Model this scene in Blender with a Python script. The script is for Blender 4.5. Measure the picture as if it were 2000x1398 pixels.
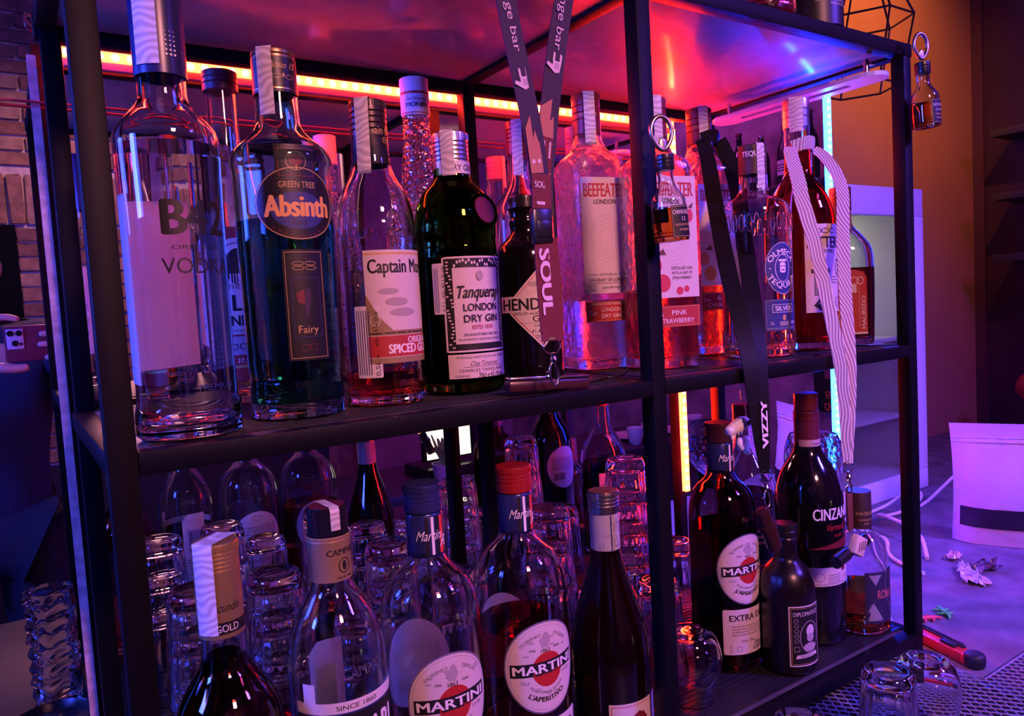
import bpy, bmesh, math, random
from mathutils import Vector, Matrix
random.seed(7)
PI = math.pi
SC = bpy.context.scene
COL = SC.collection
for _o in list(bpy.data.objects):
    bpy.data.objects.remove(_o)

# ------------------------------------------------------------------ camera
cam_d = bpy.data.cameras.new('camera')
cam_d.sensor_width = 36.0
cam_d.lens = 1473.7 / 2000 * 36.0
cam_d.clip_start = 0.002
cam = bpy.data.objects.new('camera', cam_d)
COL.objects.link(cam)
cam.matrix_world = Matrix(((0.830726, 0.084264, -0.550267, 0), (-0.553744, 0.023675, -0.83235, 0), (-0.05711, 0.996162, 0.066328, 0.575), (0, 0, 0, 1)))
SC.camera = cam

# ------------------------------------------------------------------ world, exposure, cycles
w = bpy.data.worlds.new('world')
SC.world = w
w.use_nodes = True
w.node_tree.nodes['Background'].inputs[0].default_value = (0.18, 0.05, 0.32, 1)
w.node_tree.nodes['Background'].inputs[1].default_value = 0.05
SC.view_settings.view_transform = 'Standard'
SC.view_settings.look = 'None'
SC.view_settings.exposure = 0.28
SC.view_settings.gamma = 1.0
SC.view_settings.use_curve_mapping = False
cy = SC.cycles
cy.max_bounces = 24
cy.transmission_bounces = 20
cy.glossy_bounces = 10
cy.diffuse_bounces = 3
cy.transparent_max_bounces = 8
cy.caustics_reflective = True
cy.caustics_refractive = True
cy.blur_glossy = 0.4
cy.sample_clamp_indirect = 12.0
cy.use_adaptive_sampling = True
cy.adaptive_threshold = 0.03
cy.use_denoising = True

def lamp(name, kind, loc, target, power, color, size=0.2, size_y=None, label='', spot=None, blend=0.5):
    d = bpy.data.lights.new(name, kind)
    d.energy = power
    d.color = color
    if kind == 'AREA':
        d.size = size
        if size_y:
            d.shape = 'RECTANGLE'
            d.size_y = size_y
    else:
        d.shadow_soft_size = size
    if kind == 'SPOT':
        d.spot_size = math.radians(spot or 80)
        d.spot_blend = blend
    o = bpy.data.objects.new(name, d)
    COL.objects.link(o)
    o.location = loc
    v = Vector(target) - Vector(loc)
    o.rotation_euler = v.to_track_quat('-Z', 'Y').to_euler()
    return o

# coloured wash lights for the room, set behind and beside the photographer
lamp('blue_wash_light', 'AREA', (-1.25, 0.50, 0.95), (0.4, 0.75, 0.35), 38.0, (0.04, 0.07, 1.0), 0.3)
lamp('pink_wash_light', 'AREA', (0.35, -1.2, 1.55), (0.5, 0.7, 0.45), 6.5, (1.0, 0.34, 0.38), 0.3).data.spread = math.radians(75)
lamp('violet_counter_light', 'AREA', (2.0, -0.9, 1.75), (1.6, 0.75, 0.0), 24.0, (0.14, 0.06, 1.0), 0.3).data.spread = math.radians(80)
lamp('violet_room_fill', 'AREA', (2.1, -0.75, 2.1), (3.2, -1.3, -0.1), 17.0, (0.75, 0.06, 0.62), 0.5)  # fill added to turn the mirrored walls and refracting glasses violet
lamp('amber_wall_light', 'SPOT', (1.95, 0.75, 2.05), (2.45, 1.5, 1.5), 105.0, (1.0, 0.36, 0.09), 0.03, spot=64, blend=1.0)
lamp('brick_wall_light', 'SPOT', (0.6, -0.55, 1.9), (0.15, -1.6, 0.75), 60.0, (1.0, 0.42, 0.40), 0.1, spot=75, blend=0.8)

# ------------------------------------------------------------------ materials
_M = {}
def nodes_of(m):
    m.use_nodes = True
    return m.node_tree.nodes, m.node_tree.links

def mat(name, color, rough=0.5, metal=0.0, spec=0.5, noise=None, bump=None, emit=None, coat=0.0):
    """principled material; noise=(scale, amount) varies the colour, bump=(scale, strength) gives fine relief"""
    if name in _M:
        return _M[name]
    m = bpy.data.materials.new(name)
    n, l = nodes_of(m)
    b = n['Principled BSDF']
    b.inputs['Base Color'].default_value = (*color, 1)
    b.inputs['Roughness'].default_value = rough
    b.inputs['Metallic'].default_value = metal
    b.inputs['Specular IOR Level'].default_value = spec
    b.inputs['Coat Weight'].default_value = coat
    b.inputs['Coat Roughness'].default_value = 0.13
    if emit:
        b.inputs['Emission Color'].default_value = (*emit[0], 1)
        b.inputs['Emission Strength'].default_value = emit[1]
    if noise or bump:
        tc = n.new('ShaderNodeTexCoord')
    if noise:
        t = n.new('ShaderNodeTexNoise')
        t.inputs['Scale'].default_value = noise[0]
        t.inputs['Detail'].default_value = 6
        l.new(tc.outputs['Object'], t.inputs['Vector'])
        r = n.new('ShaderNodeValToRGB')
        k = noise[1]
        r.color_ramp.elements[0].position = 0.3
        r.color_ramp.elements[1].position = 0.7
        r.color_ramp.elements[0].color = (*[c * (1 - k) for c in color], 1)
        r.color_ramp.elements[1].color = (*[min(1, c * (1 + k)) for c in color], 1)
        l.new(t.outputs['Fac'], r.inputs['Fac'])
        l.new(r.outputs['Color'], b.inputs['Base Color'])
    if bump:
        t2 = n.new('ShaderNodeTexNoise')
        t2.inputs['Scale'].default_value = bump[0]
        t2.inputs['Detail'].default_value = 4
        l.new(tc.outputs['Object'], t2.inputs['Vector'])
        bp = n.new('ShaderNodeBump')
        bp.inputs['Strength'].default_value = bump[1]
        bp.inputs['Distance'].default_value = 0.002
        l.new(t2.outputs['Fac'], bp.inputs['Height'])
        l.new(bp.outputs['Normal'], b.inputs['Normal'])
    _M[name] = m
    return m

def glass(name, color=(0.97, 0.98, 0.98), ior=1.48, rough=0.0, bump=None):
    if name in _M:
        return _M[name]
    m = bpy.data.materials.new(name)
    n, l = nodes_of(m)
    n.remove(n['Principled BSDF'])
    g = n.new('ShaderNodeBsdfGlass')
    g.inputs['Color'].default_value = (*color, 1)
    g.inputs['IOR'].default_value = ior
    g.inputs['Roughness'].default_value = rough
    l.new(g.outputs[0], n['Material Output'].inputs['Surface'])
    if bump:
        tc = n.new('ShaderNodeTexCoord')
        t = n.new('ShaderNodeTexVoronoi' if bump[2:] else 'ShaderNodeTexNoise')
        t.inputs['Scale'].default_value = bump[0]
        l.new(tc.outputs['Object'], t.inputs['Vector'])
        bp = n.new('ShaderNodeBump')
        bp.inputs['Strength'].default_value = bump[1]
        bp.inputs['Distance'].default_value = 0.002
        l.new(t.outputs[0], bp.inputs['Height'])
        l.new(bp.outputs['Normal'], g.inputs['Normal'])
    _M[name] = m
    return m

def thin_paper(name, color):
    """label paper that lets some light through"""
    if name in _M:
        return _M[name]
    m = bpy.data.materials.new(name)
    n, l = nodes_of(m)
    n.remove(n['Principled BSDF'])
    a, b, x = n.new('ShaderNodeBsdfDiffuse'), n.new('ShaderNodeBsdfTranslucent'), n.new('ShaderNodeMixShader')
    for q in (a, b):
        q.inputs[0].default_value = (*color, 1)
    x.inputs[0].default_value = 0.5
    l.new(a.outputs[0], x.inputs[1])
    l.new(b.outputs[0], x.inputs[2])
    l.new(x.outputs[0], n['Material Output'].inputs['Surface'])
    _M[name] = m
    return m

def emitter(name, color, strength):
    if name in _M:
        return _M[name]
    m = bpy.data.materials.new(name)
    n, l = nodes_of(m)
    n.remove(n['Principled BSDF'])
    e = n.new('ShaderNodeEmission')
    e.inputs[0].default_value = (*color, 1)
    e.inputs[1].default_value = strength
    l.new(e.outputs[0], n['Material Output'].inputs['Surface'])
    _M[name] = m
    return m

def mirror_mat():
    m = bpy.data.materials.new('mirror_silver')
    n, l = nodes_of(m)
    n.remove(n['Principled BSDF'])
    g = n.new('ShaderNodeBsdfGlossy')
    g.inputs['Color'].default_value = (0.86, 0.86, 0.88, 1)
    g.inputs['Roughness'].default_value = 0.0
    l.new(g.outputs[0], n['Material Output'].inputs['Surface'])
    return m

G_CLEAR = glass('glass_clear')
G_TUMBLER = glass('glass_tumbler', (0.97, 0.97, 0.98), 1.5)
BLACK_METAL = mat('black_powder_coat', (0.0045, 0.004, 0.006), 0.5, spec=0.14)
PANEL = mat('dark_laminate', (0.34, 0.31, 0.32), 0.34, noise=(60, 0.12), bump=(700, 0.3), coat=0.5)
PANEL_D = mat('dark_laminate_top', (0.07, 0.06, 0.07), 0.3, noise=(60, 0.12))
RUBBER = mat('black_rubber', (0.012, 0.012, 0.013), 0.45)
BLACK_PL = mat('black_plastic', (0.012, 0.012, 0.014), 0.3)
STEEL = mat('polished_steel', (0.75, 0.73, 0.72), 0.18, 1.0)
GOLD_M = mat('gold_metal', (0.72, 0.5, 0.2), 0.32, 1.0)
SILVER_CAP = mat('silver_cap', (0.62, 0.6, 0.6), 0.3, 1.0)
PAPER = mat('white_paper', (0.78, 0.76, 0.74), 0.7)
INK = mat('black_ink', (0.012, 0.011, 0.013), 0.5)
RED_INK = mat('red_ink', (0.45, 0.02, 0.02), 0.5)
GOLD_INK = mat('gold_ink', (0.62, 0.40, 0.14), 0.4)
WHITE_INK = mat('white_ink', (0.85, 0.83, 0.82), 0.55)
BLUE_INK = mat('navy_ink', (0.03, 0.04, 0.2), 0.5)
GREY_INK = mat('grey_ink', (0.3, 0.28, 0.28), 0.6)

# ------------------------------------------------------------------ mesh helpers
def link(name, me, parent=None, m=None, label=None, smooth=None):
    o = bpy.data.objects.new(name, me)
    COL.objects.link(o)
    if parent is not None:
        o.parent = parent
    if m is not None:
        for mm in (m if isinstance(m, (list, tuple)) else [m]):
            me.materials.append(mm)
    if label:
        o['label'] = label
    if smooth is not None:
        for p in me.polygons:
            p.use_smooth = True
        me.set_sharp_from_angle(angle=math.radians(smooth))
    return o

def thing(name, label, cat, loc=(0, 0, 0), rz=0.0, group=None):
    o = bpy.data.objects.new(name, None)
    o.empty_display_size = 0.02
    COL.objects.link(o)
    o.location = loc
    o.rotation_euler = (0, 0, rz)
    o['label'] = label
    o['category'] = cat
    if group:
        o['group'] = group
    return o

def tag(o, label, cat, group=None):
    o['label'] = label
    o['category'] = cat
    if group:
        o['group'] = group
    return o

def struct(o):
    o['kind'] = 'structure'
    return o

def me_from(name, v, f):
    me = bpy.data.meshes.new(name)
    me.from_pydata([tuple(p) for p in v], [], f)
    me.update()
    return me

def bm_box(bm, c, s, rot=None, bev=0.0):
    r = bmesh.ops.create_cube(bm, size=1.0)
    M = Matrix.Translation(Vector(c))
    if rot is not None:
        M = M @ rot
    M = M @ Matrix.Diagonal((*s, 1))
    bmesh.ops.transform(bm, matrix=M, verts=r['verts'])
    if bev > 0:
        es = list({e for vv in r['verts'] for e in vv.link_edges})
        bmesh.ops.bevel(bm, geom=es, offset=bev, segments=2, affect='EDGES', profile=0.5)

def bm_done(bm, name):
    me = bpy.data.meshes.new(name)
    bmesh.ops.recalc_face_normals(bm, faces=bm.faces)
    bm.to_mesh(me)
    bm.free()
    return me

def box(name, lo, hi, m, parent=None, bev=0.0, label=None):
    bm = bmesh.new()
    c = [(a + b) / 2 for a, b in zip(lo, hi)]
    s = [abs(b - a) for a, b in zip(lo, hi)]
    bm_box(bm, c, s, None, bev)
    return link(name, bm_done(bm, name), parent, m, label, smooth=40 if bev else None)

def chaikin(p, it=2):
    for _ in range(it):
        q = [p[0]]
        for a, b in zip(p[:-1], p[1:]):
            q.append(tuple(x * .75 + y * .25 for x, y in zip(a, b)))
            q.append(tuple(x * .25 + y * .75 for x, y in zip(a, b)))
        q.append(p[-1])
        p = q
    return p

def ring_scale(t, p):
    if p <= 2.01:
        return 1.0
    c, s = abs(math.cos(t)), abs(math.sin(t))
    return (c ** p + s ** p) ** (-1.0 / p)

def lathe(prof, n=48, closed=False, ellip=1.0, flute=None):
    """prof: [(r, z, p)] (p = superellipse exponent). flute=(count, depth, z0, z1). Returns verts, faces"""
    V, F, rings = [], [], []
    for q in prof:
        r, z = q[0], q[1]
        p = q[2] if len(q) > 2 else 2
        if r < 1e-6:
            V.append((0, 0, z))
            rings.append([len(V) - 1])
            continue
        R = []
        for i in range(n):
            t = 2 * PI * i / n
            k = ring_scale(t, p)
            if flute and flute[2] <= z <= flute[3]:
                k *= 1 - flute[1] * (0.5 + 0.5 * math.cos(t * flute[0]))
            V.append((r * k * math.cos(t), r * k * math.sin(t) * ellip, z))
            R.append(len(V) - 1)
        rings.append(R)
    seq = list(zip(rings[:-1], rings[1:]))
    if closed:
        seq.append((rings[-1], rings[0]))
    for a, b in seq:
        if len(a) == 1 and len(b) == 1:
            continue
        for i in range(n):
            j = (i + 1) % n
            if len(a) == 1:
                F.append((a[0], b[j], b[i]))
            elif len(b) == 1:
                F.append((a[i], a[j], b[0]))
            else:
                F.append((a[i], a[j], b[j], b[i]))
    return V, F

def lathe_obj(name, prof, m, parent=None, n=48, label=None, closed=False, ellip=1.0, sharp=35, flute=None):
    v, f = lathe(prof, n, closed, ellip, flute)
    me = me_from(name, v, f)
    bm = bmesh.new()
    bm.from_mesh(me)
    bmesh.ops.recalc_face_normals(bm, faces=bm.faces)
    bm.to_mesh(me)
    bm.free()
    return link(name, me, parent, m, label, smooth=sharp)

def tube_mesh(pts, r, n=8, closed=False, caps=True):
    """swept tube along points; r a number or list"""
    pts = [Vector(p) for p in pts]
    N = len(pts)
    V, F = [], []
    up = None
    for i, p in enumerate(pts):
        a = pts[(i - 1) % N] if (i > 0 or closed) else p
        b = pts[(i + 1) % N] if (i < N - 1 or closed) else p
        t = (b - a).normalized()
        if up is None:
            up = t.orthogonal().normalized()
        up = (up - t * up.dot(t)).normalized()
        sd = t.cross(up)
        rr = r[i] if isinstance(r, (list, tuple)) else r
        for k in range(n):
            g = 2 * PI * k / n
            V.append(p + (up * math.cos(g) + sd * math.sin(g)) * rr)
    for i in range(N if closed else N - 1):
        a, b = i * n, ((i + 1) % N) * n
        for k in range(n):
            F.append((a + k, a + (k + 1) % n, b + (k + 1) % n, b + k))
    if caps and not closed:
        F.append(tuple(range(n - 1, -1, -1)))
        F.append(tuple((N - 1) * n + k for k in range(n)))
    return V, F

def tube(name, pts, r, m, parent=None, n=8, closed=False, label=None):
    v, f = tube_mesh(pts, r, n, closed)
    return link(name, me_from(name, v, f), parent, m, label, smooth=60)

def circle(c, r, n=20, ax='y', ry=None):
    ry = ry or r
    o = []
    for i in range(n):
        a = 2 * PI * i / n
        u, v = r * math.cos(a), ry * math.sin(a)
        if ax == 'y':
            o.append((c[0] + u, c[1], c[2] + v))
        elif ax == 'x':
            o.append((c[0], c[1] + u, c[2] + v))
        else:
            o.append((c[0] + u, c[1] + v, c[2]))
    return o

def join_vf(parts):
    V, F = [], []
    for v, f in parts:
        o = len(V)
        V += [tuple(p) for p in v]
        F += [tuple(i + o for i in q) for q in f]
    return V, F

# ------------------------------------------------------------------ flat print: labels, lettering, artwork
def text_geo(s, width=None, height=0.01, bold=0.0, shear=0.0):
    """flat triangles of a word, centred on 0,0; height = cap height, width squeezes it to fit"""
    cu = bpy.data.curves.new('t', 'FONT')
    cu.body = s
    cu.align_x = 'CENTER'
    cu.shear = shear
    cu.resolution_u = 3
    cu.fill_mode = 'FRONT'
    ob = bpy.data.objects.new('t', cu)
    me = bpy.data.meshes.new_from_object(ob)
    vs = [v.co.copy() for v in me.vertices]
    fs = [tuple(p.vertices) for p in me.polygons]
    bpy.data.objects.remove(ob)
    bpy.data.curves.remove(cu)
    bpy.data.meshes.remove(me)
    if not vs:
        return [], []
    x0, x1 = min(v.x for v in vs), max(v.x for v in vs)
    k = height / 0.70
    kx = width / max(1e-6, x1 - x0) if width else k
    mx = (x0 + x1) / 2
    flat = [((v.x - mx) * kx, (v.y - 0.35) * k) for v in vs]
    if bold <= 0:
        return flat, fs
    V, F = [], []
    for n_, (dx, dy) in enumerate(((-1, 0), (1, 0), (0, 1), (0, -1))):
        o = len(V)
        V += [(x + dx * bold * 1.3 * k, y + dy * bold * .6 * k, n_ * .000008) for x, y in flat]
        F += [tuple(i + o for i in q) for q in fs]
    return V, F

def ell_pts(cu, cv, ru, rv, n=36):
    return [(cu + ru * math.cos(2 * PI * i / n), cv + rv * math.sin(2 * PI * i / n)) for i in range(n)]

def rrect(u0, v0, u1, v1, r=0.0):
    if r <= 0:
        return [(u0, v0), (u1, v0), (u1, v1), (u0, v1)]
    o = []
    for cx, cyy, a in ((u1 - r, v0 + r, -90), (u1 - r, v1 - r, 0), (u0 + r, v1 - r, 90), (u0 + r, v0 + r, 180)):
        for k in range(5):
            g = math.radians(a + 22.5 * k)
            o.append((cx + r * math.cos(g), cyy + r * math.sin(g)))
    return o

def shape_geo(it):
    """one print item -> list of (verts2d, faces)"""
    k = it[0]
    if k == 'r':                       # rectangle u0 v0 u1 v1 [corner]
        p = rrect(*it[2])
        return p, [tuple(range(len(p)))]
    if k == 'e':                       # ellipse cu cv ru rv
        p = ell_pts(*it[2])
        return p, [tuple(range(len(p)))]
    if k == 'ring':                    # cu cv ru rv thickness
        cu, cv, ru, rv, th = it[2]
        a, b = ell_pts(cu, cv, ru, rv), ell_pts(cu, cv, ru - th, rv - th)
        n = len(a)
        return a + b, [(i, (i + 1) % n, n + (i + 1) % n, n + i) for i in range(n)]
    if k == 'fr':                      # frame u0 v0 u1 v1 thickness
        u0, v0, u1, v1, th = it[2]
        a = rrect(u0, v0, u1, v1)
        b = rrect(u0 + th, v0 + th, u1 - th, v1 - th)
        return a + b, [(i, (i + 1) % 4, 4 + (i + 1) % 4, 4 + i) for i in range(4)]
    if k == 'p':                       # polygon
        return list(it[2]), [tuple(range(len(it[2])))]
    if k == 't':                       # text cu cv height [width [bold [shear [tilt]]]]
        a = list(it[3]) + [None, None, None, None, None, None, None][len(it[3]):]
        v, f = text_geo(it[2], a[3], a[2], a[4] or 0.0, a[5] or 0.0)
        g = a[6] or 0.0
        c, s = math.cos(g), math.sin(g)
        return [(a[0] + q[0] * c - q[1] * s, a[1] + q[0] * s + q[1] * c, *q[2:]) for q in v], f
    if k == 'arc':                     # text round a circle: string, (cu, cv, radius, height, width, centre angle, dir)
        cu, cv, R, h, wd, ang, d = it[3]
        v, f = text_geo(it[2], wd, h, 0.02)
        o = []
        for q in v:
            g = ang - d * q[0] / R
            rr = R + d * q[1]
            o.append((cu + rr * math.cos(g), cv + rr * math.sin(g), *q[2:]))
        return o, f
    if k == 'bars':                    # barcode u0 v0 u1 v1 count
        u0, v0, u1, v1, c = it[2]
        rnd = random.Random(c)
        V, F = [], []
        st = (u1 - u0) / c
        for i in range(c):
            ww = st * rnd.uniform(.25, .75)
            o = len(V)
            V += rrect(u0 + i * st, v0, u0 + i * st + ww, v1)
            F.append((o, o + 1, o + 2, o + 3))
        return V, F
    if k == 'lines':                   # rows standing for print too fine to read: u0 v0 u1 v1 rows
        u0, v0, u1, v1, c = it[2]
        rnd = random.Random(int(c * 7 + u0 * 1e5))
        V, F = [], []
        st = (v1 - v0) / c
        for i in range(c):
            x = u0
            while x < u1:
                ww = min(u1 - x, rnd.uniform(.03, .16) * (u1 - u0))
                o = len(V)
                V += rrect(x, v0 + st * (i + .25), x + ww, v0 + st * (i + .7))
                F.append((o, o + 1, o + 2, o + 3))
                x += ww + (u1 - u0) * .02
        return V, F

def print_mesh(name, items, parent, mapf, d0, step, dstep=0.000012):
    bm = bmesh.new()
    mats = []
    lay = bm.faces.layers.int.new('lv')
    for lv, it in enumerate(items):
        V, F = shape_geo(it)
        if not V:
            continue
        if it[1] not in mats:
            mats.append(it[1])
        mi = mats.index(it[1])
        vs = [bm.verts.new((q[0], q[1], d0 + lv * dstep + (q[2] if len(q) > 2 else 0))) for q in V]
        for f in F:
            try:
                fc = bm.faces.new([vs[i] for i in f])
                fc.material_index = mi
            except ValueError:
                pass
    if step:
        us = [v.co.x for v in bm.verts]
        a, b = min(us), max(us)
        k = math.floor(a / step) + 1
        while k * step < b:
            bmesh.ops.bisect_plane(bm, geom=bm.verts[:] + bm.edges[:] + bm.faces[:], plane_co=(k * step, 0, 0), plane_no=(1, 0, 0))
            k += 1
    for v in bm.verts:
        v.co = mapf(v.co.x, v.co.y, v.co.z)
    me = bpy.data.meshes.new(name)
    bm.to_mesh(me)
    bm.free()
    o = link(name, me, parent, mats)
    if len(items) > 1 and name not in ('label', 'front_label', 'lower_label', 'back_label', 'neck_label', 'import_label', 'torn_label'):
        o['kind'] = 'stuff'
    return o

def cyl_map(z0, phi, R, zr=None):
    def f(u, v, d):
        a = phi + u / R
        rr = (zr(v) if zr else R) + d
        return Vector((rr * math.sin(a), -rr * math.cos(a), z0 + v))
    return f

def flat_map(z0, D, phi=0.0, uo=0.0):
    c, s = math.cos(phi), math.sin(phi)
    def f(u, v, d):
        x, y = u + uo, -(D + d)
        return Vector((x * c - y * s, x * s + y * c, z0 + v))
    return f

def plane_map(o, U, V):
    o, U, V = Vector(o), Vector(U).normalized(), Vector(V).normalized()
    N = U.cross(V)
    def f(u, v, d):
        return o + U * u + V * v + N * d
    return f

def label(parent, mapf, step, base, art=(), words=(), name='label', lab=None, d=0.0003):
    o = print_mesh(name, base, parent, mapf, d, step)
    if lab:
        o['label'] = lab
    if art:
        print_mesh('artwork', art, o, mapf, d + 0.00007, step)
    if words:
        print_mesh('lettering', words, o, mapf, d + 0.00014 + 0.000012 * len(art), step)
    return o

# ------------------------------------------------------------------ bottles
def shell(name, prof, wall, base, m, parent, n=64, ellip=1.0, flute=None, top=None):
    """closed glass wall: outer profile up, lip, inner profile down"""
    outer = chaikin([(0.0, 0.003, prof[0][2] if len(prof[0]) > 2 else 2)] + [q if len(q) > 2 else (*q, 2) for q in prof], 2)
    inner = [(max(q[0] - wall, 0.002), q[1], q[2]) for q in outer if q[1] > base and q[0] > wall * 1.5]
    inner = [(max(inner[0][0] - .004, .001), base, inner[0][2]), (inner[0][0], base + .004, inner[0][2])] + [q for q in inner if q[1] > base + .005]
    loop = outer + inner[::-1] + [(0.0, base, 2)]
    o = lathe_obj(name, loop, m, parent, n, ellip=ellip, sharp=50, flute=flute)
    return o, inner

def liquid(inner, level, m, parent, n=48, ellip=1.0, name='liquid'):
    pr, last = [], None
    for q in inner:
        if q[1] <= level:
            pr.append((q[0] + .00015, q[1] - (.00015 if not pr else 0), q[2]))
            last = q
        else:
            t = (level - last[1]) / max(1e-6, q[1] - last[1])
            pr.append((last[0] + (q[0] - last[0]) * t + .00015, level, q[2]))
            break
    pr = [(0, pr[0][1], 2)] + pr + [(0, pr[-1][1], 2)]
    return lathe_obj(name, pr, m, parent, n, ellip=ellip, sharp=40)

def solid(name, prof, m, parent, n=64, ellip=1.0):
    p = chaikin([(0.0, 0.002, 2)] + [q if len(q) > 2 else (*q, 2) for q in prof] + [(0.0, prof[-1][1], 2)], 2)
    return lathe_obj(name, p, m, parent, n, ellip=ellip, sharp=50)

def cap(parent, z0, z1, r, m, ribs=0, name='cap', lab=None, top=None, knurl=False):
    """closure with ring grooves; ribs = number of grooves on the upper half"""
    p = [(0, z0), (r * .97, z0), (r, z0 + .001)]
    h = z1 - z0
    for i in range(ribs):
        zc = z0 + h * (.35 + .5 * i / max(1, ribs))
        p += [(r, zc), (r * .955, zc + .0009), (r, zc + .0018)]
    p += [(r, z1 - .0018), (r * .985, z1 - .0006), (r * .93, z1), (0, z1)]
    o = lathe_obj(name, p, m, parent, 40, label=lab, sharp=25)
    if top:
        lathe_obj('cap_top', [(0, z1 - .0005), (r * .9, z1 - .0005), (r * .9, z1 + .0004), (0, z1 + .0004)], top, o, 32)
    if knurl:
        parts = []
        for i in range(40):
            a = 2 * PI * i / 40
            bm = bmesh.new()
            parts.append(tube_mesh([((r + .0001) * math.cos(a), (r + .0001) * math.sin(a), z1 - .007), ((r + .0001) * math.cos(a), (r + .0001) * math.sin(a), z1 - .002)], .0006, 4))
            bm.free()
        v, f = join_vf(parts)
        k = link('knurling', me_from('knurling', v, f), o, m)
        k['kind'] = 'stuff'
    return o

def sleeve(parent, z0, z1, r0, r1, m, name='neck_sleeve', lab=None):
    return lathe_obj(name, [(r0 - .001, z0), (r0, z0), (r1, z1), (r1 - .001, z1)], m, parent, 40, label=lab, sharp=30)

SEAL = None
def seal_mat():
    """paper tax seal with wavy engraved lines"""
    global SEAL
    if SEAL:
        return SEAL
    m = bpy.data.materials.new('tax_seal_paper')
    n, l = nodes_of(m)
    b = n['Principled BSDF']
    tc = n.new('ShaderNodeTexCoord')
    wv = n.new('ShaderNodeTexWave')
    wv.wave_type = 'BANDS'
    wv.bands_direction = 'Z'
    wv.inputs['Scale'].default_value = 48
    wv.inputs['Distortion'].default_value = 16
    wv.inputs['Detail'].default_value = 1
    wv.inputs['Detail Scale'].default_value = 0.6
    l.new(tc.outputs['Object'], wv.inputs['Vector'])
    r = n.new('ShaderNodeValToRGB')
    r.color_ramp.elements[0].color = (.46, .44, .43, 1)
    r.color_ramp.elements[1].color = (.74, .71, .68, 1)
    l.new(wv.outputs[0], r.inputs['Fac'])
    l.new(r.outputs['Color'], b.inputs['Base Color'])
    b.inputs['Roughness'].default_value = 0.65
    SEAL = m
    return m

def tax_seal(parent, r, ztop, phi, z_end, width=.018, r_end=None, both=True, lab='paper tax seal strip'):
    """paper strip laid over the cap and down the neck at azimuth phi"""
    d = Vector((math.sin(phi), -math.cos(phi), 0))
    s = Vector((d.y, -d.x, 0))
    re = r_end or r
    pts = []
    if both:
        pts += [(-d * (re + .0008), z_end + .01), (-d * (r + .0008), ztop - .004)]
    pts += [(-d * (r * .93), ztop + .0012), (Vector(), ztop + .0014), (d * (r * .93), ztop + .0012), (d * (r + .0012), ztop - .003)]
    for i in range(1, 7):
        t = i / 6
        pts.append((d * (r + (re - r) * t + .001), ztop - .003 + (z_end - ztop + .003) * t))
    V, F = [], []
    K = 5
    for c, z in pts:
        rad = c.length
        for k in range(K):
            o = (k / (K - 1) - .5) * width
            if rad > r * .95:
                g = o / rad * (1 if c.dot(d) > 0 else -1)
                q = Matrix.Rotation(g, 3, 'Z') @ c
                V.append((q.x, q.y, z))
            else:
                q = c - s * o
                V.append((q.x, q.y, z))
    for i in range(len(pts) - 1):
        for k in range(K - 1):
            a = i * K + k
            F.append((a, a + 1, a + K + 1, a + K))
    return link('tax_seal', me_from('tax_seal', V, F), parent, seal_mat(), lab, smooth=60)

def dup(root, loc, rz=None, lab=None, group=None):
    r = root.copy()
    COL.objects.link(r)
    r.location = loc
    if rz is not None:
        r.rotation_euler = (0, 0, rz)
    if lab:
        r['label'] = lab
    if group:
        r['group'] = group
    for ch in list(root.children):
        c = ch.copy()
        COL.objects.link(c)
        c.parent = r
        for g in ch.children:
            d = g.copy()
            COL.objects.link(d)
            d.parent = c
    return r
# ------------------------------------------------------------------ room shell
MIR_Y = 1.03
WALL_DARK = mat('dark_plaster', (0.10, 0.07, 0.10), 0.7, noise=(9, 0.25), bump=(60, 0.4))
WALL_BROWN = mat('ochre_plaster', (0.40, 0.17, 0.115), 0.6, noise=(3, 0.10), bump=(140, 0.15))
STONE = mat('rough_stone', (0.26, 0.20, 0.20), 0.85, noise=(7, 0.45), bump=(22, 1.0))
struct(box('floor', (-3, -2.9, -0.92), (5, 1.7, -0.9), mat('dark_floor_boards', (0.05, 0.035, 0.03), 0.5, noise=(4, .4))))
struct(box('ceiling', (-3, -2.9, 2.3), (5, 1.7, 2.32), WALL_DARK))
struct(box('wall_back', (-3, MIR_Y + .006, -0.9), (1.585, MIR_Y + .05, 2.3), WALL_DARK))
struct(box('wall_back_recess', (1.585, 1.5, -0.9), (3.27, 1.55, 2.3), WALL_BROWN))
struct(box('wall_right', (3.25, 0.25, -0.9), (3.32, 1.5, 2.3), mat('aubergine_paint', (0.055, 0.015, 0.045), 0.55, noise=(5, .2))))
struct(box('trim_1', (3.235, 1.46, -0.9), (3.25, 1.5, 2.3), mat('aubergine_trim', (0.09, 0.025, 0.06), 0.5)))
struct(box('wall_right_stone', (3.25, -2.9, -0.9), (3.34, 0.25, 2.3), STONE))
struct(box('wall_front', (-3, -2.95, -0.9), (5, -2.9, 2.3), mat('violet_plaster', (0.30, 0.2, 0.3), 0.75, noise=(3, .3))))
struct(box('wall_left', (-3.05, -2.9, -0.9), (-3, 1.7, 2.3), WALL_DARK))
mir = struct(box('wall_mirror', (-1.6, MIR_Y, 0.0), (1.575, MIR_Y + .005, 1.75), mirror_mat()))
mir['label'] = 'large wall mirror behind the rack'

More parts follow.
